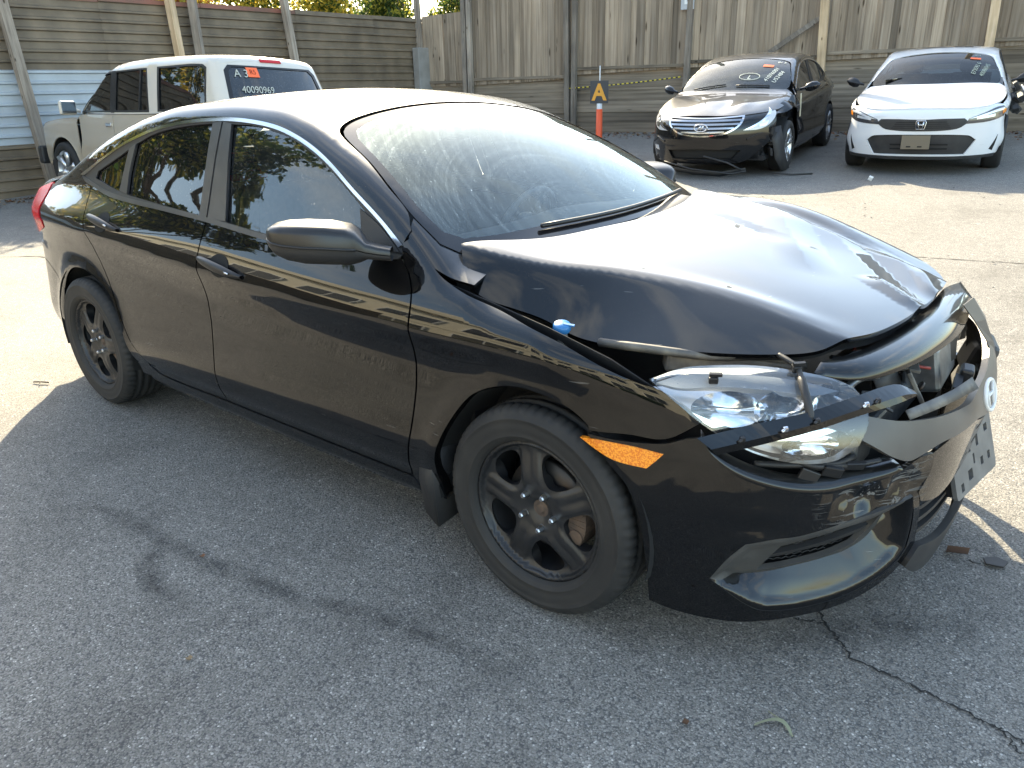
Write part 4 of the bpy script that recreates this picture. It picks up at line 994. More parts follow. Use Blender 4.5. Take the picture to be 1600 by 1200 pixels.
    # washer bottle cap and inner wing
    b = MB(); b.lathe([(.0,.012),(.020,.012),(.024,.008),(.025,-.004),(.022,-.010)], 20, 'z'); b.box((.02,0,.012), (.03,.008,.004)); b.build('washer_cap', M_CAP, CAR, (.012,-.748,.838), (.25,.1,.3))
    b = MB(); b.lathe([(.014,.0),(.014,-.04),(.03,-.06),(.03,-.14)], 14, 'z'); b.build('filler_neck', M_BAYG, CAR, (.012,-.745,.83))
    for s in (-1, 1):
        sheet('inner_wing', [[(x, s*.80, z) for x, z in ((-.40,.93),(-.2,.89),(0,.85),(.2,.80),(.33,.75))], [(x, s*.74, z-.05) for x, z in ((-.40,.93),(-.2,.88),(0,.84),(.2,.79),(.33,.74))], [(x, s*.72, z-.15) for x, z in ((-.40,.93),(-.2,.88),(0,.84),(.2,.79),(.33,.74))], [(x, s*.68, z-.16) for x, z in ((-.40,.93),(-.2,.88),(0,.84),(.2,.79),(.33,.74))]], M_BAY, CAR, .003)
build_front()

# ---------------------------------------------------------------- wheel arches, flaps, cabin, mirrors, handles
def build_details():
    for wx in (0, -2.7):
        for s in (-1, 1):
            mb = MB(); prof = [(.36, -.02), (.362, .30), (.20, .32)]
            n = 30; v = []; rows = []
            for k in range(n+1):
                a = R(-14 + 208*k/n); rows.append([(wx+.372*math.cos(a)*1.0, s*(.872-.0), .335+.358*math.sin(a)), (wx+.36*math.cos(a), s*.60, .33+.35*math.sin(a)), (wx+.05*math.cos(a), s*.585, .33+.05*math.sin(a))])
            mb.grid(rows); mb.build('wheel_liner', M_LINER, CAR)
    for s in (-1, 1):
        sheet('mud_flap', [[(-.425, s*.885, .41), (-.365, s*.893, .42)], [(-.44, s*.884, .30), (-.372, s*.893, .30)], [(-.425, s*.878, .18), (-.362, s*.890, .155)]], M_PLAST, CAR, .006)
        sheet('mud_flap', [[(-.365, s*.893, .42), (-.360, s*.74, .42)], [(-.372, s*.893, .30), (-.372, s*.74, .30)], [(-.362, s*.890, .155), (-.372, s*.74, .16)]], M_PLAST, CAR, .006)
    # floor, inner skins, bulkhead
    mb = MB(); mb.box((-1.42, 0, .24), (3.4, 1.40, .05)); mb.box((-.34, 0, .60), (.05, 1.5, .72)); mb.box((-2.95, 0, .62), (.06, 1.3, .70)); mb.box((-3.25,0,.55),(.7,1.2,.5)); mb.build('floor_pan', M_DARK, CAR)
    lin = [(-.55,.93),(-1.2,.94),(-2.0,.98),(-2.7,1.03),(-2.7,.28),(-.55,.28)]
    both(sidep('door_lining', [lin], M_DARK, step=.06, flange=0, off=-.06))
    hd = [(-1.12,-.50),(-1.6,-.56),(-2.15,-.50),(-2.15,.50),(-1.6,.56),(-1.12,.50)]
    panel('headliner', [hd], CIVIC.over, SN, mat('headliner_grey', (.25,.25,.24), .9), CAR, step=.06, flange=0, off=-.035)
    # dashboard
    rows = []
    for x, z in ((-.38,.955),(-.50,.965),(-.68,.955),(-.80,.93),(-.86,.88),(-.86,.74),(-.80,.60)):
        rows.append([(x - .02*math.cos(y*2.0), y, z + .02*math.exp(-((y-.36)/.2)**2)*(1 if x < -.6 else .3)) for y in np.linspace(-.72, .72, 25)])
    sheet('dashboard', rows, M_DASH, CAR, .004)
    # steering wheel on the left
    mb = MB(); c = Vector((-.98, .36, .86)); M = Euler((0, R(-66), 0)).to_matrix()
    mb.tube([c + M @ Vector((.18*math.cos(t), .18*math.sin(t), 0)) for t in np.linspace(0, 2*math.pi, 33)], .015, 8, cap=False)
    for t in (0.2, math.pi-.2, -math.pi/2): mb.tube([c + M @ Vector((.03*math.cos(t), .03*math.sin(t), -.02)), c + M @ Vector((.175*math.cos(t), .175*math.sin(t), 0))], .014, 6)
    mb.lathe([(.0,.03),(.05,.03),(.065,.0),(.06,-.03)], 20, 'x', c=(c.x+.01, c.y, c.z)); mb.tube([c, c+Vector((.16,0,-.07))], .03, 8)
    mb.build('steering_wheel', M_DASH, CAR)
    mb = MB(); mb.box((-1.02, 0, 1.285), (.02, .22, .06), (0, .2, 0), bev=.012); mb.tube([(-1.0,0,1.29),(-.98,0,1.34)], .008, 6); mb.build('rear_view_mirror', M_DARK, CAR)
    # seats
    def seat(x, y, w=.50, rear=False):
        mb = MB()
        def cushion(path, hw, th):
            rows = []
            for (px, pz, k) in path:
                rows.append([(px, y+hw*k*u, pz) for u in (-1, -.8, -.4, 0, .4, .8, 1)])
            return rows
        back = [(x-.02,.52,1),(x-.08,.66,1.02),(x-.14,.80,1.0),(x-.19,.95,.92),(x-.215,1.05,.8),(x-.225,1.09,.62)]
        f = cushion(back, w/2, .1); b2 = [[(p[0]-.12, p[1], p[2]-.01) for p in r] for r in f]
        for r in f:
            for i, u in enumerate((-1,-.8,-.4,0,.4,.8,1)): r[i] = (r[i][0]+.03*abs(u)**2-.012, r[i][1], r[i][2])
        mb.grid(f); mb.grid(b2)
        n = 7
        for i in range(len(f)-1):
            for e in (0, n-1): mb.add([f[i][e], f[i+1][e], b2[i+1][e], b2[i][e]], [(0,1,2,3)])
        mb.grid([f[-1], b2[-1]])
        mb.box((x+.18, y, .46), (.50, w, .14), (0, -.12, 0), bev=.04)
        s = mb.build('seat', M_SEAT, CAR)
        h = MB(); h.box((0,0,0), (.10,.26,.17), (0,-.2,0), bev=.04); h.tube([(0,-.06,-.05),(.01,-.06,-.16)], .007, 6); h.tube([(0,.06,-.05),(.01,.06,-.16)], .007, 6)
        h.build('headrest', M_SEAT, s, (x-.265, y, 1.215))
    seat(-1.42, -.36); seat(-1.42, .36); seat(-2.28, -.36); seat(-2.28, .36)
    # wiper lying at the foot of the screen and the dark cowl
    rows = [[(x, y, hood_z(np.array(x-.02), np.array(y*.9)).item()-.045 + .0*dx) for y in np.linspace(-.70,.70,29) for x in [-.25 - .11*abs(y/.7)**2 - dx]] for dx in (-.10, -.02, .06)]
    sheet('cowl', rows, M_PLAST, CAR, .003)
    wp = CIVIC.over([(-.285-.11*(y/.7)**2, y) for y in np.linspace(-.40, .62, 12)]); mb = MB(); mb.tube([tuple(q+np.array([.005, 0, .010])) for q in wp], .008, 6); mb.build('wiper', M_TRIM, CAR)
    # mirrors
    def mirror(s):
        ax0 = Vector((-.53, -.845, 1.005)); ax1 = Vector((-.805, -1.065, 1.040))
        secs = [(0,.018,.03,-.012),(.10,.020,.034,-.010),(.20,.024,.040,-.006),(.27,.046,.060,.004),(.34,.056,.075,.006),(.5,.060,.085,.007),(.7,.060,.085,.004),(.85,.054,.078,.004),(.94,.044,.064,.006),(.985,.030,.045,.010),(1.0,.012,.02,.014)]
        d = (ax1-ax0).normalized(); side = Vector((d.y, -d.x, 0)).normalized()   # towards the car's nose
        if side.x < 0: side = -side
        rows_u, rows_l = [], []
        for t, h, w, dz in secs:
            c = ax0.lerp(ax1, t) + Vector((0, 0, dz)); u = []; l = []
            for k in range(13):
                a = math.pi*k/12
                e = lambda v, p: math.copysign(abs(v)**p, v)
                u.append(c + side*(w*e(math.cos(a), .55)) + Vector((0, 0, h*e(math.sin(a), .45))))
                l.append(c + side*(w*.97*e(math.cos(a), .75)) - Vector((0, 0, h*1.02*e(math.sin(a), .75)*(1 - .25*max(0, math.cos(a))))) - Vector((0, 0, .003)))
            rows_u.append([(p.x, p.y*(1 if s < 0 else -1), p.z) for p in u]); rows_l.append([(p.x, p.y*(1 if s < 0 else -1), p.z) for p in l])
        mb = MB(); mb.grid(rows_u); o = mb.build('side_mirror', M_MIRROR, CAR); recalc(o)
        mb = MB(); mb.grid(rows_l); recalc(mb.build('mirror_base', M_PLAST, o))
        # thin trim line between cap and base, sail piece on the door
        mb = MB(); mb.tube([tuple(Vector(r[0])+Vector((.002, 0, -.002))) for r in rows_u[3:]], .004, 6); mb.build('mirror_trim', M_TRIM, o)
        sp = CIVIC.side([(-.545,.985),(-.70,.985),(-.66,1.04),(-.62,1.05)], s)
        return o
    mirror(-1); mirror(1)
    both(sidep('mirror_sail', [[(-.53,.990),(-.70,.990),(-.742,1.098),(-.64,1.055)]], M_TRIM, step=.02, flange=.006, off=.002))
    # door handles: flat black patch painting the shade of a recess, bar across it
    for (x0, z0, x1, z1) in ((-1.553,.872,-1.272,.835), (-2.478,.948,-2.196,.915)):
        cx, cz = (x0+x1)/2 - .01, (z0+z1)/2 + .004
        rec = [(cx+.062*math.cos(t), cz+.041*math.sin(t)) for t in np.linspace(0, 2*math.pi, 20, endpoint=False)]
        both(sidep('handle_shade_patch', [rec], M_LINER, step=.012, flange=0, off=.0012))
        pts = []
        for t in np.linspace(0, 1, 17):
            x = x0+(x1-x0)*t; z = z0+(z1-z0)*t; P = CIVIC.side([(x, z)], -1)[0]; n = SN(P[None])[0]
            pts.append((P + n*(.004+.030*math.sin(math.pi*t)**.5), n, t))
        mb = MB(); rows = []
        for P, n, t in pts:
            h = .0175*(math.sin(math.pi*min(max(t, .02), .98))**.35); row = []
            up = np.array([0, 0, 1.]) - n*n[2]; up /= np.linalg.norm(up)
            for k in range(13):
                a = 2*math.pi*k/12; row.append(tuple(P + up*(h*math.cos(a)) + n*(.011*math.sin(a)-.004)))
            rows.append(row)
        mb.grid(rows); o = recalc(mb.build('door_handle', M_TRIM, CAR)); mirror_copy(o)
        mb = MB(); e, n, t = pts[-2]; mb.tube([tuple(pts[-4][0]+pts[-4][1]*.012), tuple(pts[-3][0]+pts[-3][1]*.011)], .004, 6)
        mb.build('handle_end', M_CHROME, o)
build_details()
# ---------------------------------------------------------------- fences round the lot
def wood_mat(name, c1, c2, c3, axis='Z', rough=.85):
    if name in MATS: return MATS[name]
    m = mat(name, c1, rough, spec=.2); nt = m.node_tree; b = nt.nodes['Principled BSDF']; N = nt.nodes.new; L = nt.links.new
    tc = N('ShaderNodeTexCoord'); oi = N('ShaderNodeObjectInfo')
    ad = N('ShaderNodeVectorMath'); ad.operation = 'ADD'; cx = N('ShaderNodeCombineXYZ')
    mu = N('ShaderNodeMath'); mu.operation = 'MULTIPLY'; mu.inputs[1].default_value = 37.0
    L(oi.outputs['Random'], mu.inputs[0]); L(mu.outputs['Value'], cx.inputs['X']); L(mu.outputs['Value'], cx.inputs['Y']); L(mu.outputs['Value'], cx.inputs['Z'])
    L(tc.outputs['Object'], ad.inputs[0]); L(cx.outputs['Vector'], ad.inputs[1])
    mp = N('ShaderNodeMapping'); mp.inputs['Scale'].default_value = {'Z': (26, 26, 1.5), 'X': (1.5, 26, 26)}[axis]
    L(ad.outputs['Vector'], mp.inputs['Vector'])
    n = N('ShaderNodeTexNoise'); n.inputs['Scale'].default_value = 1.0; n.inputs['Detail'].default_value = 6; n.inputs['Roughness'].default_value = .6; L(mp.outputs['Vector'], n.inputs['Vector'])
    r = N('ShaderNodeValToRGB'); e = r.color_ramp.elements; e.new(.5)
    for q, (p, c) in zip(e, ((.3, c2), (.5, c1), (.72, c3))): q.position = p; q.color = rgb(c)
    L(n.outputs['Fac'], r.inputs['Fac'])
    # knots
    v = N('ShaderNodeTexVoronoi'); mp2 = N('ShaderNodeMapping'); mp2.inputs['Scale'].default_value = {'Z': (7, 7, 3.2), 'X': (3.2, 7, 7)}[axis]
    L(ad.outputs['Vector'], mp2.inputs['Vector']); L(mp2.outputs['Vector'], v.inputs['Vector']); v.inputs['Scale'].default_value = 1
    kr = N('ShaderNodeValToRGB'); kr.color_ramp.elements[0].position = .06; kr.color_ramp.elements[1].position = .13
    kr.color_ramp.elements[0].color = (.25,.22,.19,1); kr.color_ramp.elements[1].color = (1,1,1,1); L(v.outputs['Distance'], kr.inputs['Fac'])
    mx = N('ShaderNodeMix'); mx.data_type = 'RGBA'; mx.blend_type = 'MULTIPLY'; mx.inputs['Factor'].default_value = 1; L(r.outputs['Color'], mx.inputs['A']); L(kr.outputs['Color'], mx.inputs['B'])
    hv = N('ShaderNodeHueSaturation'); mr = N('ShaderNodeMapRange'); mr.inputs['To Min'].default_value = .72; mr.inputs['To Max'].default_value = 1.22
    L(oi.outputs['Random'], mr.inputs['Value']); L(mr.outputs['Result'], hv.inputs['Value']); L(mx.outputs['Result'], hv.inputs['Color'])
    st = N('ShaderNodeTexNoise'); st.inputs['Scale'].default_value = 1.3; st.inputs['Detail'].default_value = 5; L(ad.outputs['Vector'], st.inputs['Vector'])
    sr = N('ShaderNodeValToRGB'); sr.color_ramp.elements[0].position = .35; sr.color_ramp.elements[1].position = .65; sr.color_ramp.elements[0].color = (.66,.66,.66,1); sr.color_ramp.elements[1].color = (1.1,1.08,1.05,1)
    L(st.outputs['Fac'], sr.inputs['Fac']); m2 = N('ShaderNodeMix'); m2.data_type = 'RGBA'; m2.blend_type = 'MULTIPLY'; m2.inputs['Factor'].default_value = 1
    L(hv.outputs['Color'], m2.inputs['A']); L(sr.outputs['Color'], m2.inputs['B']); L(m2.outputs['Result'], b.inputs['Base Color'])
    bp = N('ShaderNodeBump'); bp.inputs['Strength'].default_value = .4; bp.inputs['Distance'].default_value = .004; L(n.outputs['Fac'], bp.inputs['Height']); L(bp.outputs['Normal'], b.inputs['Normal'])
    return m
W_GREY = wood_mat('weathered_cedar', (.36,.285,.21), (.235,.18,.13), (.46,.375,.29))
W_BOARD = wood_mat('grey_retaining_boards', (.25,.205,.155), (.155,.125,.095), (.34,.28,.215), 'X')
W_POST = wood_mat('aged_post', (.33,.28,.23), (.21,.175,.14), (.44,.39,.33))
W_NEW = wood_mat('newer_post', (.52,.38,.24), (.40,.28,.17), (.62,.48,.33))

def build_wood_fence():
    A = Vector((-11.54, 11.655, 0)); d = Vector((2.5205, .46, 0)); bay = d.length; u = d.normalized(); yaw = math.atan2(u.y, u.x)
    F = empty('wooden_fence', 'tall weathered grey wooden plank fence on horizontal boards behind the parked cars', 'fence', (A.x, A.y, 0), yaw)
    # local frame: x along the fence, -y towards the lot
    ground = lambda s: gz(0, A.y + u.y*s) - .02
    variants = []
    rnd = random.Random(5)
    for k in range(7):
        b = MB(); w = .142 + .006*(k % 3); b.box((0, 0, .5), (w, .019, 1.0)); variants.append(mesh('plank', b.v, b.f, W_GREY))
    s = -1.16; i = 0
    while s < 15.2:
        j = s/bay
        bot = np.interp(j, [-.5, 0, .9, 1, 2, 3, 3.9, 4, 6], [1.60, 1.60, 1.67, 1.75, 1.82, 1.86, 1.92, 1.975, 2.06])
        top = 3.05 + .10*j if j < 0 else (4.30 + rnd.uniform(-.01, .01))
        w = rnd.uniform(.152, .168)
        o = link('plank', variants[i % 7], F, (s + w/2, -.010 - .021*(i % 2) + rnd.uniform(-.001, .001), bot-.09), (rnd.uniform(-.004, .004), rnd.uniform(-.004, .004), rnd.uniform(-.006, .006)))
        o.scale = (w/.145, 1, top-bot+.09)
        s += w - rnd.uniform(.016, .024); i += 1
    for k in range(-1, 7):
        new = k in (3, 4)
        sx = k*bay if k >= 0 else -1.18
        b = MB(); h = 4.4 if k >= 0 else 3.1; wd = .11 if not new else .14
        b.box((0, 0, h/2), (wd, .12, h), bev=.006)
        o = b.build('post', W_NEW if new else W_POST, F, (sx, -.10 - (.08 if new else 0), ground(sx) if k >= 0 else 0.4), (0, .012*((-1)**k) - (.03 if new else 0), 0))
        if new: o['label'] = 'newer tan post'
        if k in (0, 1):
            b = MB(); b.box((0, 0, 1.6), (.10, .10, 3.2), bev=.005); b.build('post', W_POST, F, (sx+.14, -.11, ground(sx)), (0, .01, 0))
    # horizontal boards below the planks, one object each
    bmesh_v = []
    for k in range(4):
        b = MB(); b.box((0, 0, 0), (1.0, .045, .205), bev=.004); bmesh_v.append(mesh('retaining_board', b.v, b.f, W_BOARD))
    for k in range(-1, 6):
        x0 = (k*bay if k >= 0 else -1.18)+.02; x1 = (k+1)*bay-.02
        z = ground((x0+x1)/2); top = np.interp((x0+x1)/2/bay, [-.5, 0, .9, 1, 2, 3, 3.9, 4, 6], [1.60, 1.60, 1.67, 1.75, 1.82, 1.86, 1.92, 1.975, 2.06])
        r = 0
        while z < top - .03:
            h = min(.215, top - z)
            o = link('retaining_board', bmesh_v[(r+k) % 4], F, ((x0+x1)/2 + rnd.uniform(-.01, .01), .035 + (.012 if r % 2 else 0) + rnd.uniform(-.004, .004), z + h/2), (rnd.uniform(-.012, .012), rnd.uniform(-.003, .003), 0))
            o.scale = (x1-x0+.06, 1, (h+.004)/.205)
            z += h; r += 1
        b = MB(); b.box(((x0+x1)/2, -.045, top-.005), (x1-x0, .05, .06), bev=.004); b.build('rail', W_BOARD, F)
    b = MB(); b.box((0, 0, 0), (1.06, .03, .085), bev=.003)
    P0 = Vector((-4.911, 12.865, 1.964)); P1 = Vector((-4.115, 13.01, 2.481))
    o = b.build('brace_board', W_POST, F, ((((P0+P1)/2).x-A.x)*u.x+(((P0+P1)/2).y-A.y)*u.y, -.16, (P0.z+P1.z)/2), (0, -math.atan2(P1.z-P0.z, math.hypot(P1.x-P0.x, P1.y-P0.y)), 0))
    # warning tape strung along the boards
    b = MB(); pts = [(2.62+i*.11, -.14, 1.40+.0062*i*1.2 - .02*math.sin(math.pi*i/22)) for i in range(23)]
    tm = mat('yellow_black_tape', (.75,.62,.05), .5); nt = tm.node_tree; tc = nt.nodes.new('ShaderNodeTexCoord'); wv = nt.nodes.new('ShaderNodeTexWave'); wv.inputs['Scale'].default_value = 3.2
    rp = nt.nodes.new('ShaderNodeValToRGB'); rp.color_ramp.interpolation = 'CONSTANT'; rp.color_ramp.elements[0].color = (.7,.55,.04,1); rp.color_ramp.elements[1].color = (.02,.02,.02,1); rp.color_ramp.elements[1].position = .5
    nt.links.new(tc.outputs['Object'], wv.inputs['Vector']); nt.links.new(wv.outputs['Fac'], rp.inputs['Fac']); nt.links.new(rp.outputs['Color'], nt.nodes['Principled BSDF'].inputs['Base Color'])
    b.tube(pts, .012, 6); b.build('tape', tm, F)
    return F, A, u, yaw
WF, WF_A, WF_U, WF_YAW = build_wood_fence()

M_FENCE_BR = mat('brown_painted_sheet', (.13,.10,.068), .55, .05, noise=(2.4,(.24,.185,.125),.32,.68), bump=(5,.12,.01))
M_FENCE_WH = mat('pale_blue_white_sheet', (.50,.55,.58), .45, .1, noise=(2.2,(.40,.43,.45),.35,.7), bump=(5,.12,.01))
M_FENCE_RED = mat('red_brown_capping', (.28,.11,.075), .6, noise=(3,(.2,.10,.07),.4,.6))
def build_metal_fence():
    A = Vector((-12.5, 2.30, 0)); B = Vector((-12.757, 11.43, 0)); u = (B-A).normalized(); yaw = math.atan2(u.y, u.x)
    F = empty('metal_fence', 'corrugated sheet metal fence in brown and pale blue with leaning timber posts', 'fence', (A.x, A.y, 0), yaw)
    # local x along the fence (towards the corner), -y towards the lot
    def sheet_mesh(w, z0, z1, m, pitch=.152):
        prof = []; z = z0
        while z < z1 - .001:
            for f, yy in ((0, 0), (.62, 0), (.72, -.038), (.90, -.038)):
                zz = z + f*pitch
                if zz <= z1: prof.append((yy, zz))
            z += pitch
        prof.append((0, z1))
        b = MB(); rows = [[(x, yy, zz) for yy, zz in prof] for x in np.linspace(0, w, 5)]
        b.grid(rows, False); b.grid([[(x, yy+.004, zz) for x, yy, zz in r][::-1] for r in rows], False)
        return b
    rnd = random.Random(2)
    L = (B-A).length
    cols = [-14.0, -11.8, -9.6, -7.5, -5.3, -3.2, -1.0, 1.75, 3.55, 5.6, 7.6, L+.05]
    for i in range(len(cols)-1):
        x0, x1 = cols[i], cols[i+1]; top = np.interp((x0+x1)/2, [0, 3.4, L], [2.87, 2.89, 2.90])
        g0 = gz(0, A.y+(x0+x1)/2) - .03
        for k, (z0, z1) in enumerate(((g0, .84), (.80, 1.90), (1.86, top))):
            white = k == 1 and -6 < x1 < 2.0
            b = sheet_mesh(x1-x0+.05, z0, z1, None)
            b.build('metal_sheet', M_FENCE_WH if white else M_FENCE_BR, F, (x0, -.004*k+rnd.uniform(-.004, .004)-(.012 if i % 2 else 0), 0), (rnd.uniform(-.006, .006), 0, 0))
        b = MB(); b.box(((x0+x1)/2, .0, top+.03), (x1-x0-.01, .09, .07)); b.build('capping', M_FENCE_RED if i < 9 else M_FENCE_BR, F)
    def loc(P): q = Vector(P)-A; return Vector((q.x*u.x+q.y*u.y, q.x*-u.y+q.y*u.x, P[2]))
    def timber(p0, p1, w, m, name='post', label=None):
        a, c = loc(p0), loc(p1); dd = c-a; b = MB(); b.box((0, 0, dd.length/2), (w, w*.9, dd.length), bev=.006)
        o = b.build(name, m, F, a); o.rotation_euler = dd.to_track_quat('Z', 'Y').to_euler()
        if label: o['label'] = label
    timber((-12.30, 2.70, -.0), (-12.30, 2.55, 3.1), .15, W_POST, 'leaning_post', 'leaning grey post')
    timber((-12.40, 5.30, .1), (-12.38, 5.18, 3.3), .13, W_NEW)
    timber((-12.42, 5.64, .1), (-12.40, 5.61, 3.3), .13, W_POST)
    timber((-12.48, 7.83, .2), (-12.45, 7.52, 3.4), .13, W_POST)
    # grey steps of concrete at the corner
    b = MB(); b.box((9.0, -.14, 1.87), (.42, .2, .95), bev=.02); b.build('corner_block', mat('pale_concrete', (.30,.285,.26), .85, noise=(4,(.22,.21,.19),.35,.7)), F)
    b = MB(); b.box((9.15, -.12, .95), (.14, .14, .95), bev=.01); b.build('corner_post', W_POST, F)
    return F
build_metal_fence()

# ---------------------------------------------------------------- signs
def text_mesh(s, size, m, shear=0., extrude=.001, bold=0.):
    cu = bpy.data.curves.new('lettering', 'FONT'); cu.body = s; cu.size = size; cu.align_x = 'CENTER'; cu.align_y = 'CENTER'; cu.extrude = extrude; cu.shear = shear; cu.offset = bold
    o = bpy.data.objects.new('lettering', cu); COL.objects.link(o)
    dg = bpy.context.evaluated_depsgraph_get(); dg.update(); me = bpy.data.meshes.new_from_object(o.evaluated_get(dg))
    bpy.data.objects.remove(o); bpy.data.curves.remove(cu)
    me.materials.clear(); me.materials.append(m); me.name = 'lettering'
    return me
M_SIGNG = mat('grey_sign_face', (.06,.062,.065), .6)
M_ORANGE = mat('orange_letter', (.78,.36,.05), .5)
M_SAFETY = mat('safety_orange', (.85,.11,.03), .45)
def build_signs():
    x, y = -7.30, 10.65; z = gz(x, y)
    S = empty('marker_post', 'orange tube marker with grey square sign lettered A in front of fence', 'sign', (x, y, z), .22)
    b = MB(); b.lathe([(.0,.0),(.072,.0),(.062,.03),(.058,.60),(.0,.60)], 20, 'z'); b.build('tube', M_SAFETY, S)
    b = MB(); b.lathe([(.052,.58),(.052,.70),(.0,.70)], 20, 'z'); b.build('sleeve', M_WHITE, S)
    b = MB(); b.box((0, -.02, .90), (.36, .012, .40), bev=.004); b.build('plate', M_SIGNG, S)
    b = MB(); b.tube([(0, .0, .6), (0, .0, 1.36)], .010, 8); b.build('rod', M_WHITE, S)
    me = text_mesh('A', .40, M_ORANGE, 0, .002, .012); link('lettering', me, S, (0, -.030, .885), (R(90), 0, 0))
    b = MB(); b.lathe([(.0,.05),(.10,.05),(.20,.02),(.21,.0)], 24, 'z'); b.build('base', mat('black_rubber_base', (.015,.015,.015), .8), S)
    P = Vector((-6.50, 12.43, 2.97))
    T = empty('fence_sign', 'small pale grey sign lettered E high on the plank fence', 'sign', P, WF_YAW)
    b = MB(); b.box((0, 0, 0), (.26, .012, .42), bev=.004); b.build('plate', mat('pale_sign', (.42,.43,.44), .5), T)
    link('lettering', text_mesh('E', .30, M_WHITE, 0, .002, .008), T, (0, -.010, -.02), (R(90), 0, 0))
build_signs()
# ---------------------------------------------------------------- the other parked cars
M_TYRE2 = mat('worn_tyre', (.02,.02,.02), .75)
M_ALLOY = mat('silver_alloy', (.60,.61,.62), .28, .9)
M_BLACK2 = paint('black_paint_far', (.006,.006,.007), .03)
M_WHITE_P = paint('white_paint', (.72,.73,.74), .05, (.4,.38,.35))
M_SUVW = paint('old_white_paint', (.60,.56,.49), .10, (.35,.31,.26))
M_SUVL = paint('beige_lower_paint', (.40,.345,.27), .08, (.3,.27,.22))
G_FAR = glass('far_windscreen', (.30,.35,.36), .9, .05, (.6,.68,.68), .6, 1.5)
G_FARD = glass('dark_far_windscreen', (.14,.17,.18), .8, .015, (.6,.68,.68), .5, 1.4)
G_DK = glass('dark_window', (.05,.055,.055), 1.0, .015)
G_SUVR = glass('dusty_rear_glass', (.06,.065,.07), 1.0, .03)
M_LAMPC = mat('clear_lamp', (.70,.72,.74), .12, .3, coat=1.)
M_CHALK = mat('window_marker', (.72,.72,.60), .8)
M_TAG = mat('orange_sticker', (.95,.16,.05), .6)
M_BROWN = mat('brown_plate', (.16,.13,.09), .6)

def simple_wheel(parent, x, y, z, r, flip, rim_m, spokes=5, two=True, width=.21, toe=0.):
    w = .5*width; ir = r*.69
    t = MB(); t.lathe([(ir,-w*.85),(ir*1.06,-w),(r*.88,-w*1.03),(r*.97,-w*.86),(r,-w*.55),(r,w*.55),(r*.97,w*.86),(r*.88,w),(ir,w*.85)], 48, 'y')
    h = MB(); h.lathe([(ir,-w*.85),(ir*.95,-w*.75),(ir*.93,w*.6)], 40, 'y'); h.lathe([(.0,-w*.72),(.03,-w*.72),(ir*.30,-w*.62),(ir*.30,-w*.3)], 24, 'y')
    for k in range(spokes):
        for dd in ((-.13, .13) if two else (0,)):
            a = 2*math.pi*k/spokes + .3; c, s_ = math.cos(a+dd), math.sin(a+dd); c0, s0 = math.cos(a+dd*.5), math.sin(a+dd*.5)
            h.tube([(ir*.22*c0, -w*.60, ir*.22*s0), (ir*.6*c, -w*.70, ir*.6*s_), (ir*.96*c, -w*.74, ir*.96*s_)], [.030, .020, .024] if two else [.045,.04,.05], 6)
    o = h.build('wheel', rim_m, parent, (x, y, z), (0, .4*x, (math.pi if flip else 0)+toe))
    t.build('tyre', M_TYRE2, o)
    b = MB(); b.lathe([(.0,-.01),(ir*.8,-.01),(ir*.8,.02)], 24, 'y'); b.build('brake_disc', M_STEEL, o)
    return o

def chalk(lines, chart, uvc, size, du, parent, m=M_CHALK, dz=-1., nrm=None, rot=0.):
    """hand-written marks laid on a pane: letters mapped through the pane's chart"""
    for k, (s, u, v, sz, ang) in enumerate(lines):
        me = text_mesh(s, sz, m, .18, 0., .0)
        ca, sa = math.cos(ang), math.sin(ang)
        uv = np.array([(u + du*(p.co.x*ca - p.co.y*sa), v + p.co.x*sa + p.co.y*ca) for p in me.vertices])
        P = chart(uv); n = nrm(P)
        for p, q, nn in zip(me.vertices, P, n): p.co = Vector(q + nn*.006)
        me.update(); link('marker_writing', me, parent)

def patch(name, loop, chart, nrm, m, parent, **kw):
    kw.setdefault('step', .04); kw.setdefault('flange', .012)
    return panel(name, [loop], chart, nrm, m, parent, **kw)

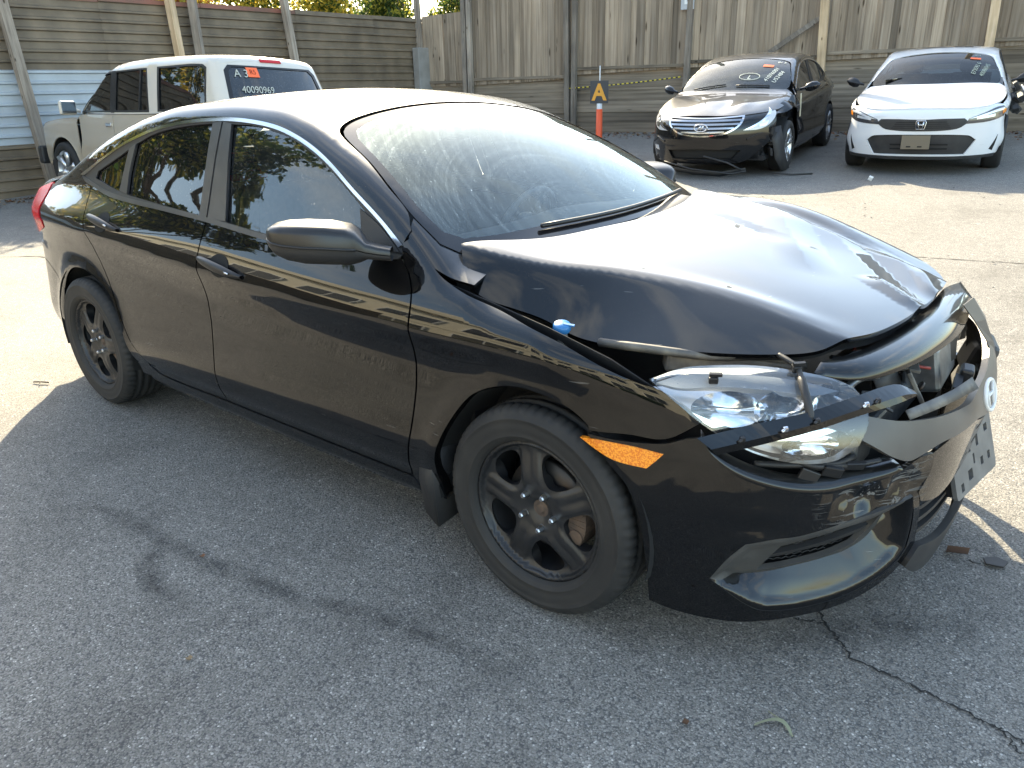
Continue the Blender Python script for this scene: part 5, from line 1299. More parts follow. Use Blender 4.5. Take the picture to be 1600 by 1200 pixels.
def sedan(name, label, body, wb, loc, yaw, pitch, roll, pm, glass_w, glass_s, extra, tr, rim, wheel_y=.79, torn=False):
    T = link(name, None, None, loc); T.rotation_euler = (Euler((0, 0, yaw)).to_matrix() @ Euler((roll, pitch, 0)).to_matrix()).to_euler()
    tag(T, label, 'car', 'wrecked cars parked along the plank fence'); T.empty_display_size = .2
    nr = body.normal; k = wb/2.7; sx = lambda L: [(x*k, z) for x, z in L]
    sd = lambda uv: body.side(uv, 1)
    def sp(nm, loops, m, **kw):
        kw.setdefault('step', .04); kw.setdefault('flange', .012)
        o = panel(nm, loops, sd, nr, m, T, **kw); mirror_copy(o, T); return o
    up = [p for p in BGAP if p[1] <= 1.01]
    sp('front_door', [sx(shift(DOOR_LEAD, -.004) + shift(up[::-1], .004) + [p for p in BELT[::-1] if -1.55 < p[0] < -.6])], pm)
    sp('rear_door', [sx(shift(up, -.004) + shift(TRAIL[::-1], .004) + [p for p in BELT[::-1] if -2.6 < p[0] < -1.58])], pm)
    fen = shift(DOOR_LEAD, .004) + [(-.494,.235),(-.40,.232)] + ARCH_F + [(.20,.66),(.30,.67),(.42,.70)] + [(x, float(body.zt(np.array(x), np.array(.80))) - .012) for x in (.42,.3,.15,0,-.12,-.2)] + [(-.34,.945),(-.42,.985),(-.50,1.035),(-.532,1.014)]
    o = panel('fender', [fen], lambda uv: body.side(np.asarray(uv)*[k if 0 else 1, 1], -1), nr, pm, T, step=.04, flange=.012)
    if not torn: mirror_copy(o, T)
    else:
        ft = [(-.505,.97),(-.45,.90),(-.432,.80),(-.30,.72),(-.2,.80),(-.05,.80),(.1,.80),(.28,.77),(.42,.745)] + [(x, float(body.zt(np.array(x), np.array(.80))) - .012) for x in (.42,.3,.15,0,-.12,-.2)] + [(-.34,.945),(-.42,.985),(-.50,1.035)]
        panel('fender', [ft], sd, nr, pm, T, step=.04, flange=.012, warp=lambda P: P+np.stack([0*P[:, 0], .03*np.sin(P[:, 0]*14), .01*np.sin(P[:, 0]*20)], 1))
    sp('side_skirt', [sx([(-.494,.283),(-1.566,.283),(-2.09,.283),(-2.16,.315),(-2.20,.25),(-2.19,.205),(-.45,.208),(-.41,.228)])], pm)
    # roof and rear quarters
    th = lambda P: [(float(x), math.degrees(math.atan2(y, z-.85))) for x, y, z in P]
    sdr = lambda L: list(body.side(L, -1))
    r = list(body.over([(-1.093,0),(-1.085,-.30),(-1.065,-.48),(-1.035,-.565),(-.99,-.612),(-.81,-.662),(-.67,-.705),(-.56,-.735)]))
    r += sdr([(-.515,1.052)]) + sdr(sx(CH_OUT)) + sdr(sx([(-2.70,1.078)])) + sdr(sx(TRAIL[:-1])) + sdr(sx([(-2.19,.25)])) + sdr(sx(ARCH_R)) + sdr(sx([(-3.05,.60),(-3.30,.66),(-3.15,.9),(-3.15,1.02)])) + list(body.over([(-3.13*k,-.66),(-3.06*k,0)]))
    t = th(r); t[0] = (t[0][0], 0.); t[-1] = (t[-1][0], 0.); loop = t + [(x, -a) for x, a in t[1:-1][::-1]]
    panel('body_shell', [loop], body.hoop, nr, pm, T, step=.04, grid=.05, scale=(1, .0125), flange=.01)
    panel('rear_bumper', [[(-80,.25),(0,.22),(80,.25),(80,.62),(60,1.0),(0,1.04),(-60,1.0),(-80,.62)]], body.stern, nr, pm, T, step=.06, scale=(.012, 1), flange=.01)
    # glass
    sp('window_frame', [sx([(-1.56,1.0),(-1.585,1.345)] + [(x, z-.006) for x, z in CH_OUT[:8][::-1]] + [(-.52,.985)] + [p for p in BELT[1:] if p[0] > -1.5]), sx(GL_F)], M_TRIM, off=-.003, step=.03)
    sp('window_frame', [sx([(-1.588,1.345),(-1.57,1.0)] + [p for p in BELT if -2.6 < p[0] < -1.6] + [(-2.76,1.103)] + [(x, z-.006) for x, z in CH_OUT[9:14][::-1]]), sx(GL_R), sx(GL_Q)], M_TRIM, off=-.003, step=.03)
    for gl in (GL_F, GL_R, GL_Q): sp('window_glass', [sx(gl)], glass_s, flange=0, off=-.01)
    if tr: sp('chrome_strip', [sx(CH_OUT + [(-2.72,1.104)] + [(x, z-.017) for x, z in CH_OUT[1:14][::-1]] + [(-.545,.999)])], M_CHROME, off=.003, step=.03)
    we = [(-1.075,0),(-1.065,-.30),(-1.045,-.48),(-1.012,-.565),(-.97,-.605),(-.80,-.655),(-.66,-.70),(-.545,-.73),(-.42,-.74),(-.36,-.71),(-.31,-.54),(-.265,-.28),(-.25,0)]
    full = we + [(x, -y) for x, y in we[1:-1][::-1]]
    ws = panel('windshield', [full], body.over, nr, glass_w, T, step=.04, grid=.06, flange=0, off=-.003)
    # cabin: dash, seats, floor, under-body
    mb = MB(); mb.box((-1.55, 0, .24), (4.3, 1.45, .06)); mb.box((-.45, 0, .75), (.35, 1.4, .40)); mb.box((.1, 0, .48), (1.0, 1.3, .50)); mb.box((-2.95, 0, .65), (.5, 1.25, .70)); mb.build('cabin_floor', M_DARK, T)
    for y in (-.36, .36):
        s = MB(); s.box((-1.52, y, .78), (.16, .48, .60), (0, -.2, 0), bev=.05); s.box((-1.30, y, .48), (.5, .48, .14), bev=.04); s.box((-1.60, y, 1.16), (.10, .26, .16), (0, -.2, 0), bev=.04); s.build('seat', M_SEAT, T)
    sp('door_lining', [sx([(-.55,.93),(-2.7,1.03),(-2.7,.28),(-.55,.28)])], M_DARK, step=.1, flange=0, off=-.06)
    for wx in (0, -wb):
        for s in (-1, 1):
            simple_wheel(T, wx, s*wheel_y, .325, .325, s > 0, rim)
            rows = [[(wx+.372*math.cos(R(-14+208*q/20)), s*.87, .335+.358*math.sin(R(-14+208*q/20))), (wx+.36*math.cos(R(-14+208*q/20)), s*.60, .33+.35*math.sin(R(-14+208*q/20)))] for q in range(21)]
            m2 = MB(); m2.grid(rows); m2.build('wheel_liner', M_LINER, T)
    for s in (-1, 1):
        mb = MB(); rows = []
        for t_, h, w in ((0,.015,.02),(.25,.02,.03),(.35,.05,.06),(.6,.065,.075),(.85,.05,.065),(1,.01,.015)):
            c = Vector((-.54-.10*t_, s*(.86+.24*t_), 1.0+.05*t_)); rows.append([tuple(c+Vector((w*math.cos(a), 0, h*math.sin(a)))) for a in np.linspace(0, 2*math.pi, 13)])
        mb.grid(rows); recalc(mb.build('side_mirror', M_TRIM if pm is M_WHITE_P else pm, T))
    extra(T, body, nr, pm)
    return T

import copy
def variant(**kw):
    b = Body.__new__(Body); b.__dict__.update(CIVIC.__dict__)
    for k, v in kw.items(): setattr(b, k, v)
    return b
NEWC = variant(nose=hermite(*zip(*[(.10,.80),(.17,.85),(.25,.875),(.45,.90),(.62,.90),(.72,.885),(.78,.84),(.84,.70),(.95,.3)])), nose_c=(.40,3.2,.08), kf=.10, wb=2.735,
               top=hermite(*zip(*[(.95,.70),(.85,.765),(.75,.80),(.55,.845),(.3,.89),(0,.935),(-.12,.95),(-.19,.965),(-.25,.995),(-.35,1.045),(-.6,1.17),(-.9,1.295),(-1.15,1.37),(-1.35,1.405),(-1.6,1.418),(-1.9,1.41),(-2.2,1.38),(-2.5,1.325),(-2.8,1.245),(-3.05,1.165),(-3.2,1.12),(-3.4,1.09),(-3.65,1.06),(-3.75,1.0)])))
SONA = variant(nose=hermite(*zip(*[(.10,.82),(.2,.90),(.35,.94),(.50,.955),(.62,.945),(.72,.90),(.78,.82),(.85,.62),(.95,.3)])), nose_c=(.52,2.8,.10), kf=.12, wb=2.795,
               top=hermite(*zip(*[(.95,.62),(.85,.735),(.7,.80),(.5,.855),(.3,.90),(0,.955),(-.12,.975),(-.19,.99),(-.25,1.02),(-.35,1.075),(-.6,1.21),(-.9,1.34),(-1.15,1.415),(-1.35,1.45),(-1.6,1.468),(-1.9,1.455),(-2.2,1.41),(-2.5,1.34),(-2.8,1.25),(-3.05,1.165),(-3.2,1.13),(-3.4,1.11),(-3.65,1.08),(-3.8,1.0)])))

def mirror_loop(L): return [(-y, z) for y, z in L[::-1]]
def h_emblem(T, x, z, w, h, m, pitch=0., slant=0., oval=False):
    b = MB()
    if oval:
        b.tube([(0, w*math.cos(t), h*math.sin(t)) for t in np.linspace(0, 2*math.pi, 29)], .008, 6, cap=False)
        b.tube([(0, -w*.30-slant*.5, -h*.55), (0, -w*.30+slant, h*.55)], .010, 6); b.tube([(0, w*.30-slant, -h*.55), (0, w*.30+slant*.5, h*.55)], .010, 6); b.tube([(0, -w*.3, -h*.08), (0, w*.3, h*.08)], .009, 6)
    else:
        pts = [(0, -w*.8, -h), (0, -w, h*.6), (0, -w*.85, h), (0, w*.85, h), (0, w, h*.6), (0, w*.8, -h), (0, -w*.8, -h)]
        b.tube(pts, .006, 6); b.tube([(0, -w*.55, h*.8), (0, -w*.38, -h*.8)], .010, 6); b.tube([(0, w*.55, h*.8), (0, w*.38, -h*.8)], .010, 6); b.tube([(0, -w*.4, 0), (0, w*.4, 0)], .009, 6)
    b.build('emblem', m, T, (x, 0, z), (0, pitch, 0))

def new_civic_front(T, B, nr, pm):
    fr = B.front; bw = B.bow; SC = (.0145, 1)
    panel('front_bumper', [[(-64.5,.79),(-66.9,.25),(-62,.24),(-45,.235),(-20,.23),(20,.23),(45,.235),(62,.24),(66.9,.25),(64.5,.79),(58,.80),(48,.80),(30,.80),(0,.80),(-30,.80),(-48,.80),(-58,.80)],
          [(-32,.255),(32,.255),(38,.42),(32,.475),(0,.490),(-32,.475),(-38,.42)]], bw, nr, pm, T, step=.03, grid=.045, scale=SC, flange=.02)
    o = panel('lower_intake', [[(-32,.255),(32,.255),(38,.42),(32,.475),(0,.490),(-32,.475),(-38,.42)]], bw, nr, M_PLAST, T, step=.04, scale=SC, flange=0, off=-.025)
    for z in (.31, .36): patch('intake_bar', [(-20,z),(20,z),(20,z+.02),(-20,z+.02)], bw, nr, M_LINER, T, scale=SC, off=-.018)
    patch('grille', [(-31,.625),(-28,.668),(-15,.668),(0,.660),(15,.668),(28,.668),(31,.625),(24,.552),(0,.528),(-24,.552)], bw, nr, M_PLAST, T, scale=SC, off=.003)
    for k in range(4): patch('grille_bar', [(-20+k,.562+k*.022),(20-k,.562+k*.022),(20-k,.570+k*.022),(-20+k,.570+k*.022)], bw, nr, M_LINER, T, scale=SC, off=.005, flange=.003)
    h_emblem(T, .918, .602, .055, .048, M_CHROME)
    for s in (-1, 1):
        q = lambda L: [(s*a, z) for a, z in (L if s > 0 else L)]
        hl = patch('headlight', q([(29,.605),(31,.665),(40,.712),(52,.765),(60,.778),(64,.73),(61,.665),(45,.620)]), bw, nr, mat('dark_lamp', (.05,.05,.055), .15, coat=1.), T, scale=SC, off=.004, step=.02)
        patch('lamp_strip', q([(31,.66),(40,.70),(52,.745),(60,.755),(60,.735),(52,.722),(40,.68)]), bw, nr, M_LAMPC, hl, scale=SC, off=.007, step=.02, flange=.004)
        patch('lamp_unit', q([(36,.65),(50,.67),(50,.70),(36,.672)]), bw, nr, M_LAMPC, hl, scale=SC, off=.007, step=.02, flange=.004)
        patch('lamp_amber', q([(58,.690),(63,.705),(62.5,.745),(58.5,.745)]), bw, nr, M_AMBER, hl, scale=SC, off=.008, step=.02, flange=.004)
        patch('side_slit', q([(50,.30),(56,.46),(54.5,.33),(54,.28)]), bw, nr, M_LINER, T, scale=SC, off=.003, step=.02)
    patch('lower_lip', [(-58,.215),(-30,.205),(0,.20),(30,.205),(58,.215),(58,.245),(30,.238),(0,.235),(-30,.238),(-58,.245)], bw, nr, M_PLAST, T, scale=SC, off=.012)
    hood = [(-.245,0),(-.26,-.28),(-.31,-.54),(-.36,-.74),(-.30,-.82),(.0,-.83),(.3,-.81),(.48,-.75),(.66,-.62),(.77,-.42),(.81,0)]
    panel('hood', [hood+[(x, -y) for x, y in hood[1:-1][::-1]]], B.over, nr, pm, T, step=.03, grid=.05, flange=.02, off=.006)
    b = MB(); b.box((.93, -.03, .405), (.014, .31, .16), (0, -.06, 0), bev=.004); b.build('number_plate', M_BROWN, T)
    b = MB()
    for y in (-.10, .02): b.box((.94, y, .355), (.006, .05, .014))
    b.build('plate_slot', M_LINER, T)
    # paperwork on the dash, sticker and writing on the screen
    P = B.over([(-.47,-.50)])[0]; b = MB(); b.box((0,0,0), (.16,.20,.004), (.1,-.45,.2)); b.build('paper', mat('printed_paper', (.6,.56,.45), .8, noise=(14,(.05,.05,.05),.5,.52)), T, tuple(P-np.array([.02,0,.04])))
    over = lambda uv: B.over(np.stack([uv[:, 0], uv[:, 1]], 1))
    patch('sticker', [(-.90,.36),(-.90,.48),(-.85,.48),(-.85,.36)], B.over, nr, M_TAG, T, off=.004, flange=0)
    ch = lambda uv: B.over(np.stack([-uv[:, 1], uv[:, 0]], 1))
    chalk([('E73593 6', .45, .62, .075, R(80)), ('40086045', .55, .60, .075, R(78)), ('C1', .44, .965, .055, .1)], ch, None, None, 1., T, mat('faint_marker', (.30,.36,.30), .8), nrm=nr)
    # sun-roof panel; torn-open far side with hanging wiring
    panel('sunroof', [[(-1.38,-.36),(-1.38,.36),(-1.58,.36),(-1.58,-.36)]], B.over, nr, mat('leaf_strewn_glass', (.05,.045,.04), .3, noise=(9,(.30,.22,.14),.5,.6)), T, step=.06, flange=0, off=.003)
    b = MB(); rn = random.Random(4)
    for k in range(9): 
        x, z = rn.uniform(-.55,-.15), rn.uniform(.62,.98); b.box((x, .95+rn.uniform(-.03,.06), z), (rn.uniform(.05,.14), rn.uniform(.04,.10), rn.uniform(.05,.14)), (rn.random(), rn.random(), rn.random()), bev=.01)
    b.build('broken_trim', M_PLAST, T)
    b = MB(); b.tube([(-.3,.98,.95),(-.2,1.03,.88),(-.15,1.04,.76)], .010, 6); b.tube([(-.4,.97,.85),(-.3,1.06,.80),(-.22,1.07,.66)], .008, 6); b.build('loose_wire', M_WHITE, T)

def sonata_front(T, B, nr, pm):
    bw = B.bow; SC = (.0145, 1)
    panel('front_bumper', [[(-66,.66),(-66.9,.22),(-45,.20),(-20,.19),(20,.19),(34,.22),(44,.33),(50,.40),(56,.46),(60,.60),(62,.78),(50,.79),(36,.785),(30,.775),(0,.755),(-30,.775),(-36,.785),(-50,.79),(-62,.78)],
          [(-26,.25),(24,.25),(30,.36),(0,.38),(-30,.36)]], bw, nr, pm, T, step=.03, grid=.045, scale=SC, flange=.02)
    panel('lower_intake', [[(-26,.25),(24,.25),(30,.36),(0,.38),(-30,.36)]], bw, nr, M_LINER, T, step=.04, scale=SC, flange=0, off=-.04)
    g = [(-34,.768),(-15,.752),(0,.747),(15,.752),(34,.768),(28,.65),(17,.56),(0,.530),(-17,.56),(-28,.65)]
    patch('grille', g, bw, nr, M_LINER, T, scale=SC, off=.002, step=.02)
    panel('grille_surround', [g, [(a*.93, .66+(z-.66)*.86) for a, z in g]], bw, nr, M_CHROME, T, step=.02, scale=SC, flange=.01, off=.010)
    for z, w in ((.722, 30), (.68, 28), (.635, 24), (.588, 17)):
        patch('grille_slat', [(-w,z-.010),(0,z-.018),(w,z-.010),(w,z+.010),(0,z+.006),(-w,z+.010)], bw, nr, mat('slat_grey', (.40,.42,.45), .25, .9), T, scale=SC, off=.008, step=.03, flange=.008)
    h_emblem(T, .985, .645, .085, .045, M_CHROME, 0., .03, True)
    for s in (-1, 1):
        q = lambda L: [(s*a, z) for a, z in L]
        hl = patch('headlight', q([(31,.60),(38,.645),(46,.70),(54,.77),(62,.835),(66,.85),(62,.76),(54,.66),(44,.605)]), bw, nr, mat('grey_lamp', (.55,.56,.58), .15, coat=1.), T, scale=SC, off=.004, step=.02)
        patch('lamp_unit', q([(44,.635),(50,.645),(53,.69),(48,.70),(44,.67)]), bw, nr, M_REFL, hl, scale=SC, off=.008, step=.015, flange=.004)
        patch('lamp_chrome', q([(31,.602),(38,.648),(46,.703),(54,.773),(62,.838),(60,.80),(50,.71),(40,.64)]), bw, nr, M_REFL, hl, scale=SC, off=.008, step=.015, flange=.004)
        if s < 0: patch('fog_lamp', q([(44,.34),(52,.35),(54,.40),(46,.40)]), bw, nr, M_LAMPC, T, scale=SC, off=.004, step=.02)
    patch('bumper_crease', [(-60,.44),(-46,.52),(-34,.47),(-34,.455),(-46,.495),(-60,.42)], bw, nr, M_BLACK2, T, scale=SC, off=.012, step=.02)
    patch('bumper_crease', [(34,.50),(46,.56),(54,.55),(54,.535),(46,.535),(34,.48)], bw, nr, M_BLACK2, T, scale=SC, off=.014, step=.02)
    hood = [(-.245,0),(-.26,-.28),(-.31,-.54),(-.36,-.74),(-.30,-.82),(.0,-.83),(.25,-.81),(.42,-.74),(.58,-.62),(.72,-.44),(.77,-.2),(.78,0)]
    def bulge(P):
        Q = P.copy(); x, y = P[:, 0], P[:, 1]
        Q[:, 2] += .022*np.exp(-((x-.35)/.3)**2-((y+.15)/.18)**2) + .018*np.exp(-((x-.4)/.2)**2-((y-.38)/.10)**2) - .012*np.exp(-((x-.45)/.25)**2-((y-.15)/.09)**2)
        return Q
    panel('hood', [hood+[(x, -y) for x, y in hood[1:-1][::-1]]], B.over, nr, pm, T, step=.025, grid=.035, flange=.02, off=.006, warp=bulge)
    for y0, y1 in ((-.55, -.10), (.05, .50)):
        P = B.over([(-.33-.03*t, y0+(y1-y0)*t) for t in np.linspace(0, 1, 7)]); b = MB(); b.tube([tuple(q+np.array([0, 0, .014])) for q in P], .010, 6); b.build('wiper', M_TRIM, T)
    patch('sticker', [(-.86,.28),(-.86,.42),(-.80,.42),(-.80,.28)], B.over, nr, M_TAG, T, off=.004, flange=0)
    ch = lambda uv: B.over(np.stack([-uv[:, 1], uv[:, 0]], 1))
    chalk([('41076001', .45, .62, .085, R(74)), ('U52484', .55, .58, .085, R(76)), ('01 5', .50, .96, .065, .1), ('L', .17, .52, .11, R(0))], ch, None, None, 1., T, M_CHALK, nrm=nr)
    c = B.over([(-.54+.075*math.cos(t), .17+.14*math.sin(t)) for t in np.linspace(0, 2*math.pi, 33)]); b = MB(); b.tube([tuple(q+np.array([.002,0,.006])) for q in c], .004, 5, cap=False); b.build('marker_ring', M_CHALK, T)
    # smashed left corner: exposed liner, hanging bumper skirt, loose strips
    rn = random.Random(9); b = MB()
    for k in range(10): b.box((.42+rn.uniform(-.16,.18), .70+rn.uniform(-.10,.08), .42+rn.uniform(-.22,.25)), (rn.uniform(.05,.18), rn.uniform(.03,.10), rn.uniform(.05,.18)), (rn.uniform(-.6,.6), rn.uniform(-.6,.6), rn.uniform(-1,1)), bev=.008)
    b.build('broken_inner_parts', M_BAY, T)
    sheet('hanging_liner', [[(.40,.86,.62),(.50,.74,.60)], [(.38,.90,.45),(.52,.80,.42)], [(.33,.93,.25),(.50,.84,.22)], [(.28,.98,.08),(.42,.92,.05)]], M_PLAST, T, .006)
    sheet('dragging_skirt', [[(.86,-.55,.17),(.80,-.60,.12)], [(.99,-.1,.12),(.93,-.1,.06)], [(.96,.25,.10),(.90,.25,.04)], [(.80,.55,.14),(.74,.55,.08)]], M_PLAST, T, .006)
    b = MB(); b.tube([(.98,.05,.30),(.94,.35,.22),(.86,.52,.12)], .012, 6); b.tube([(.92,-.5,.22),(1.0,-.1,.14),(.93,.4,.08),(.80,.56,.10)], .010, 6); b.tube([(.55,.85,.05),(.45,1.05,.02),(.30,1.28,.015)], .012, 6); b.build('loose_strip', M_PLAST, T)
    b = MB(); b.box((-.47,.90,.80), (.05,.012,.30), (0,.15,0), bev=.004); b.build('bare_door_edge', mat('bare_cream_metal', (.55,.50,.36), .5), T)

sedan('parked_sedan', 'white sedan facing the camera with black grille and damaged far side', NEWC, 2.735, (-1.3064, 9.1534, gz(0, 9.1534)-.005), -1.4153, .0465*.99, .0465*.15, M_WHITE_P, G_FARD, G_DK, new_civic_front, False, mat('black_alloy', (.03,.03,.03), .35))
sedan('parked_sedan', 'black sedan with chrome slatted grille and smashed front corner beside the white sedan', SONA, 2.795, (-3.6238, 8.1474, gz(0, 8.1474)-.005), -1.428, .0465*.99, .0465*.14, M_BLACK2, G_FAR, G_DK, sonata_front, True, M_ALLOY, torn=True)

# ---------------------------------------------------------------- old white off-roader by the metal fence
SUV = Body(
    top=[(.80,.80),(.74,.97),(.55,1.03),(.2,1.06),(-.2,1.085),(-.42,1.10),(-.50,1.13),(-.7,1.28),(-.95,1.47),(-1.15,1.61),(-1.35,1.68),(-1.7,1.715),(-2.4,1.73),(-3.0,1.725),(-3.35,1.70),(-3.5,1.67),(-3.8,1.55)],
    prof=[(.2,.74),(.35,.80),(.45,.835),(.6,.848),(.8,.850),(.95,.848),(1.05,.840),(1.10,.828),(1.3,.790),(1.5,.748),(1.6,.725),(1.75,.68)],
    plan=[(.85,-.10),(.6,-.045),(.3,-.01),(0,0),(-3.2,0),(-3.5,-.02),(-3.8,-.07)],
    plan_g=[(.85,-.10),(0,-.02),(-.5,0),(-3.0,0),(-3.4,-.02),(-3.8,-.06)],
    rise=[(.9,0),(-3.8,0.01)],
    nose=[(.2,.74),(.4,.80),(.6,.82),(.9,.80),(1.0,.74),(1.2,.5)], nose_c=(.16,3.0,.05),
    tail=[(.3,-3.66),(.5,-3.74),(.9,-3.745),(1.05,-3.73),(1.2,-3.66),(1.4,-3.565),(1.6,-3.465),(1.75,-3.38)], tail_c=(.14,3.0,.05),
    crown=[(.8,.08),(0,.06),(-.6,.10),(-1.2,.10),(-2.0,.07),(-3.8,.07)], flare=.02, wb=2.675, wr=.37, ks=.07, kf=.10, belt=1.08)
def build_suv():
    T = link('parked_suv', None, None, (-10.836, 3.228, gz(0, 3.228)-.01)); T.rotation_euler = (Euler((0, 0, 3.1874)).to_matrix() @ Euler((.0465, 0, 0)).to_matrix()).to_euler()
    tag(T, 'old white off-roader with beige lower sides parked beside the corrugated metal fence', 'suv'); T.empty_display_size = .2; T.scale = (1.045,)*3
    nr = SUV.normal; sd = lambda uv: SUV.side(uv, 1)
    def sp(nm, loops, m, **kw):
        kw.setdefault('step', .04); kw.setdefault('flange', .012)
        o = panel(nm, loops, sd, nr, m, T, **kw); mirror_copy(o, T); return o
    arch_f = [(.42*math.cos(R(a)), .38+.42*math.sin(R(a))) for a in range(180, 5, -15)]
    arch_r = [(-2.675+.42*math.cos(R(a)), .38+.42*math.sin(R(a))) for a in range(0, 181, 15)]
    sp('fender', [[(-.55,1.06),(-.47,1.06),(-.47,.38)] + arch_f + [(.55,.42),(.74,.60),(.74,.88),(.5,.985),(.2,1.01),(-.2,1.035)]], M_SUVL)
    sp('front_door', [[(-.56,1.08),(-.56,.80),(-.48,.60),(-.48,.38),(-1.40,.38),(-1.40,1.08)]], M_SUVL)
    sp('rear_door', [[(-1.41,1.08),(-1.41,.38),(-2.18,.38),(-2.24,.55),(-2.31,.70),(-2.31,1.08)]], M_SUVL)
    sp('rear_quarter', [[(-2.32,1.08),(-2.32,.71),(-2.255,.56)] + arch_r[3:] + [(-3.10,.40),(-3.66,.45),(-3.68,.80),(-3.66,1.08)]], M_SUVL)
    sp('sill', [[(-.44,.375),(-2.2,.375),(-2.22,.30),(-.42,.30)]], M_PLAST)
    # windows cut into the upper body
    w1 = [(-.62,1.105),(-.70,1.20),(-.88,1.38),(-1.05,1.52),(-1.13,1.555),(-1.345,1.575),(-1.355,1.105)]
    w2 = [(-1.43,1.105),(-1.425,1.575),(-1.95,1.59),(-2.13,1.59),(-2.22,1.105)]
    w3 = [(-2.40,1.11),(-2.345,1.595),(-3.22,1.595),(-3.30,1.56),(-3.34,1.11)]
    th = lambda P: [(float(x), math.degrees(math.atan2(y, z-.85))) for x, y, z in P]
    rs = lambda L: th(SUV.side(L, -1))
    a = [(x, 0.) for x in (-1.14,)] + th(SUV.over([(-1.13,-.35),(-1.10,-.55),(-.90,-.62),(-.70,-.68),(-.55,-.735)])) + rs([(-.53,1.09),(-1.4,1.09),(-2.3,1.09),(-3.62,1.09),(-3.555,1.25),(-3.48,1.45),(-3.41,1.60)]) + th(SUV.over([(-3.42,-.45)])) + [(-3.44, 0.)]
    loop = a + [(x, -v) for x, v in a[1:-1][::-1]]
    holes = []
    for w in (w1, w2, w3):
        hh = rs(w); holes += [hh, [(x, -v) for x, v in hh]]
    panel('upper_body', [loop]+holes, SUV.hoop, nr, M_SUVW, T, step=.035, grid=.05, scale=(1, .0125), flange=.012, corner=30)
    for w in (w1, w2, w3): sp('side_window', [w], G_DK, flange=0, off=-.012)
    for w, tn in ((w1, .022), (w2, .02), (w3, .025)):
        cx = sum(p[0] for p in w)/len(w); cz = sum(p[1] for p in w)/len(w)
        sp('window_rubber', [w, [(cx+(x-cx)*.93, cz+(z-cz)*.91) for x, z in w]], M_TRIM, step=.03, flange=.006, off=.002)
    sp('pillar_bar', [[(-1.985,1.11),(-1.985,1.585),(-2.005,1.585),(-2.005,1.11)]], M_TRIM, off=.003)
    sp('pillar_trim', [[(-1.355,1.10),(-1.345,1.58),(-1.425,1.58),(-1.43,1.10)]], M_TRIM, off=.003)
    # hood, windscreen, tailgate
    hd = [(-.45,0),(-.47,-.4),(-.52,-.70),(0,-.76),(.5,-.72),(.70,-.6),(.73,0)]
    panel('hood', [hd+[(x, -y) for x, y in hd[1:-1][::-1]]], SUV.over, nr, M_SUVL, T, step=.06, flange=.02)
    wsl = [(-1.12,0),(-1.11,-.35),(-1.08,-.53),(-.88,-.605),(-.68,-.665),(-.53,-.72),(-.50,-.5),(-.48,0)]
    panel('windshield', [wsl+[(x, -y) for x, y in wsl[1:-1][::-1]]], SUV.over, nr, G_FAR, T, step=.05, flange=0, off=-.003)
    rgl = [(-.54,1.585),(-.60,1.53),(-.67,1.12),(-.62,1.08),(.62,1.08),(.67,1.12),(.60,1.53),(.54,1.585)]
    tg = [(-.70,.50),(-.70,1.09),(-.62,1.635),(0,1.66),(.62,1.635),(.70,1.09),(.70,.50)]
    panel('tailgate', [tg, rgl], SUV.rear, nr, M_SUVW, T, step=.04, flange=.015)
    panel('rear_corner', [[(-.70,1.09),(-.62,1.635),(-.66,1.60),(-.74,1.10)]], SUV.rear, nr, M_SUVW, T, step=.03, flange=.01)
    panel('rear_corner', [[(.70,1.09),(.62,1.635),(.66,1.60),(.74,1.10)]], SUV.rear, nr, M_SUVW, T, step=.03, flange=.01)
    panel('rear_glass', [rgl], SUV.rear, nr, G_SUVR, T, step=.06, flange=0, off=-.006)
    panel('glass_border', [[(y*1.02, 1.34+(z-1.34)*1.02) for y, z in rgl], [(y*.95, 1.34+(z-1.34)*.94) for y, z in rgl]], SUV.rear, nr, M_TRIM, T, step=.04, flange=.004, off=.002)
    panel('brake_lamp', [[(-.14,1.632),(.14,1.632),(.14,1.66),(-.14,1.66)]], SUV.rear, nr, M_RED, T, step=.04, flange=.01, off=.012)
    for s in (-1, 1): panel('tail_light', [[(s*.72,.70),(s*.72,1.02),(s*.80,1.02),(s*.80,.70)]], SUV.rear, nr, M_RED, T, step=.04, flange=.01, off=.006)
    b = MB(); b.box((-3.76, 0, .55), (.10, 1.62, .22), bev=.03); b.build('rear_bumper', M_PLAST, T)
    b = MB(); b.box((.82, 0, .55), (.12, 1.62, .24), bev=.03); b.box((.79, 0, .80), (.06, 1.3, .22), bev=.02); b.build('front_bumper', M_PLAST, T)
    for s in (-1, 1):
        b = MB(); b.box((-.60, s*.985, 1.16), (.07, .22, .17), (0, 0, s*.15), bev=.03); b.tube([(-.58, s*.83, 1.12), (-.60, s*.90, 1.14)], .02, 8); o = b.build('side_mirror', M_SUVW, T)
        b = MB(); b.box((-.638, s*.985, 1.16), (.006, .185, .135), (0, 0, s*.15)); b.build('mirror_glass', mat('mirror_face', (.5,.52,.54), .05, 1.), o)
        for x in (-1.30, -2.2):
            P = SUV.side([(x, .96)], s)[0]; b = MB(); b.box((0, s*.006, 0), (.13, .025, .045), bev=.008); b.build('door_handle', M_CHROME, T, tuple(P))
    for wx in (0, -2.675):
        for s in (-1, 1):
            simple_wheel(T, wx, s*.74, .37, .37, s > 0, M_ALLOY, 6, False, .25)
            m2 = MB(); m2.grid([[(wx+.42*math.cos(R(-10+200*q/20)), s*.83, .38+.42*math.sin(R(-10+200*q/20))), (wx+.40*math.cos(R(-10+200*q/20)), s*.55, .38+.40*math.sin(R(-10+200*q/20)))] for q in range(21)]); m2.build('wheel_liner', M_LINER, T)
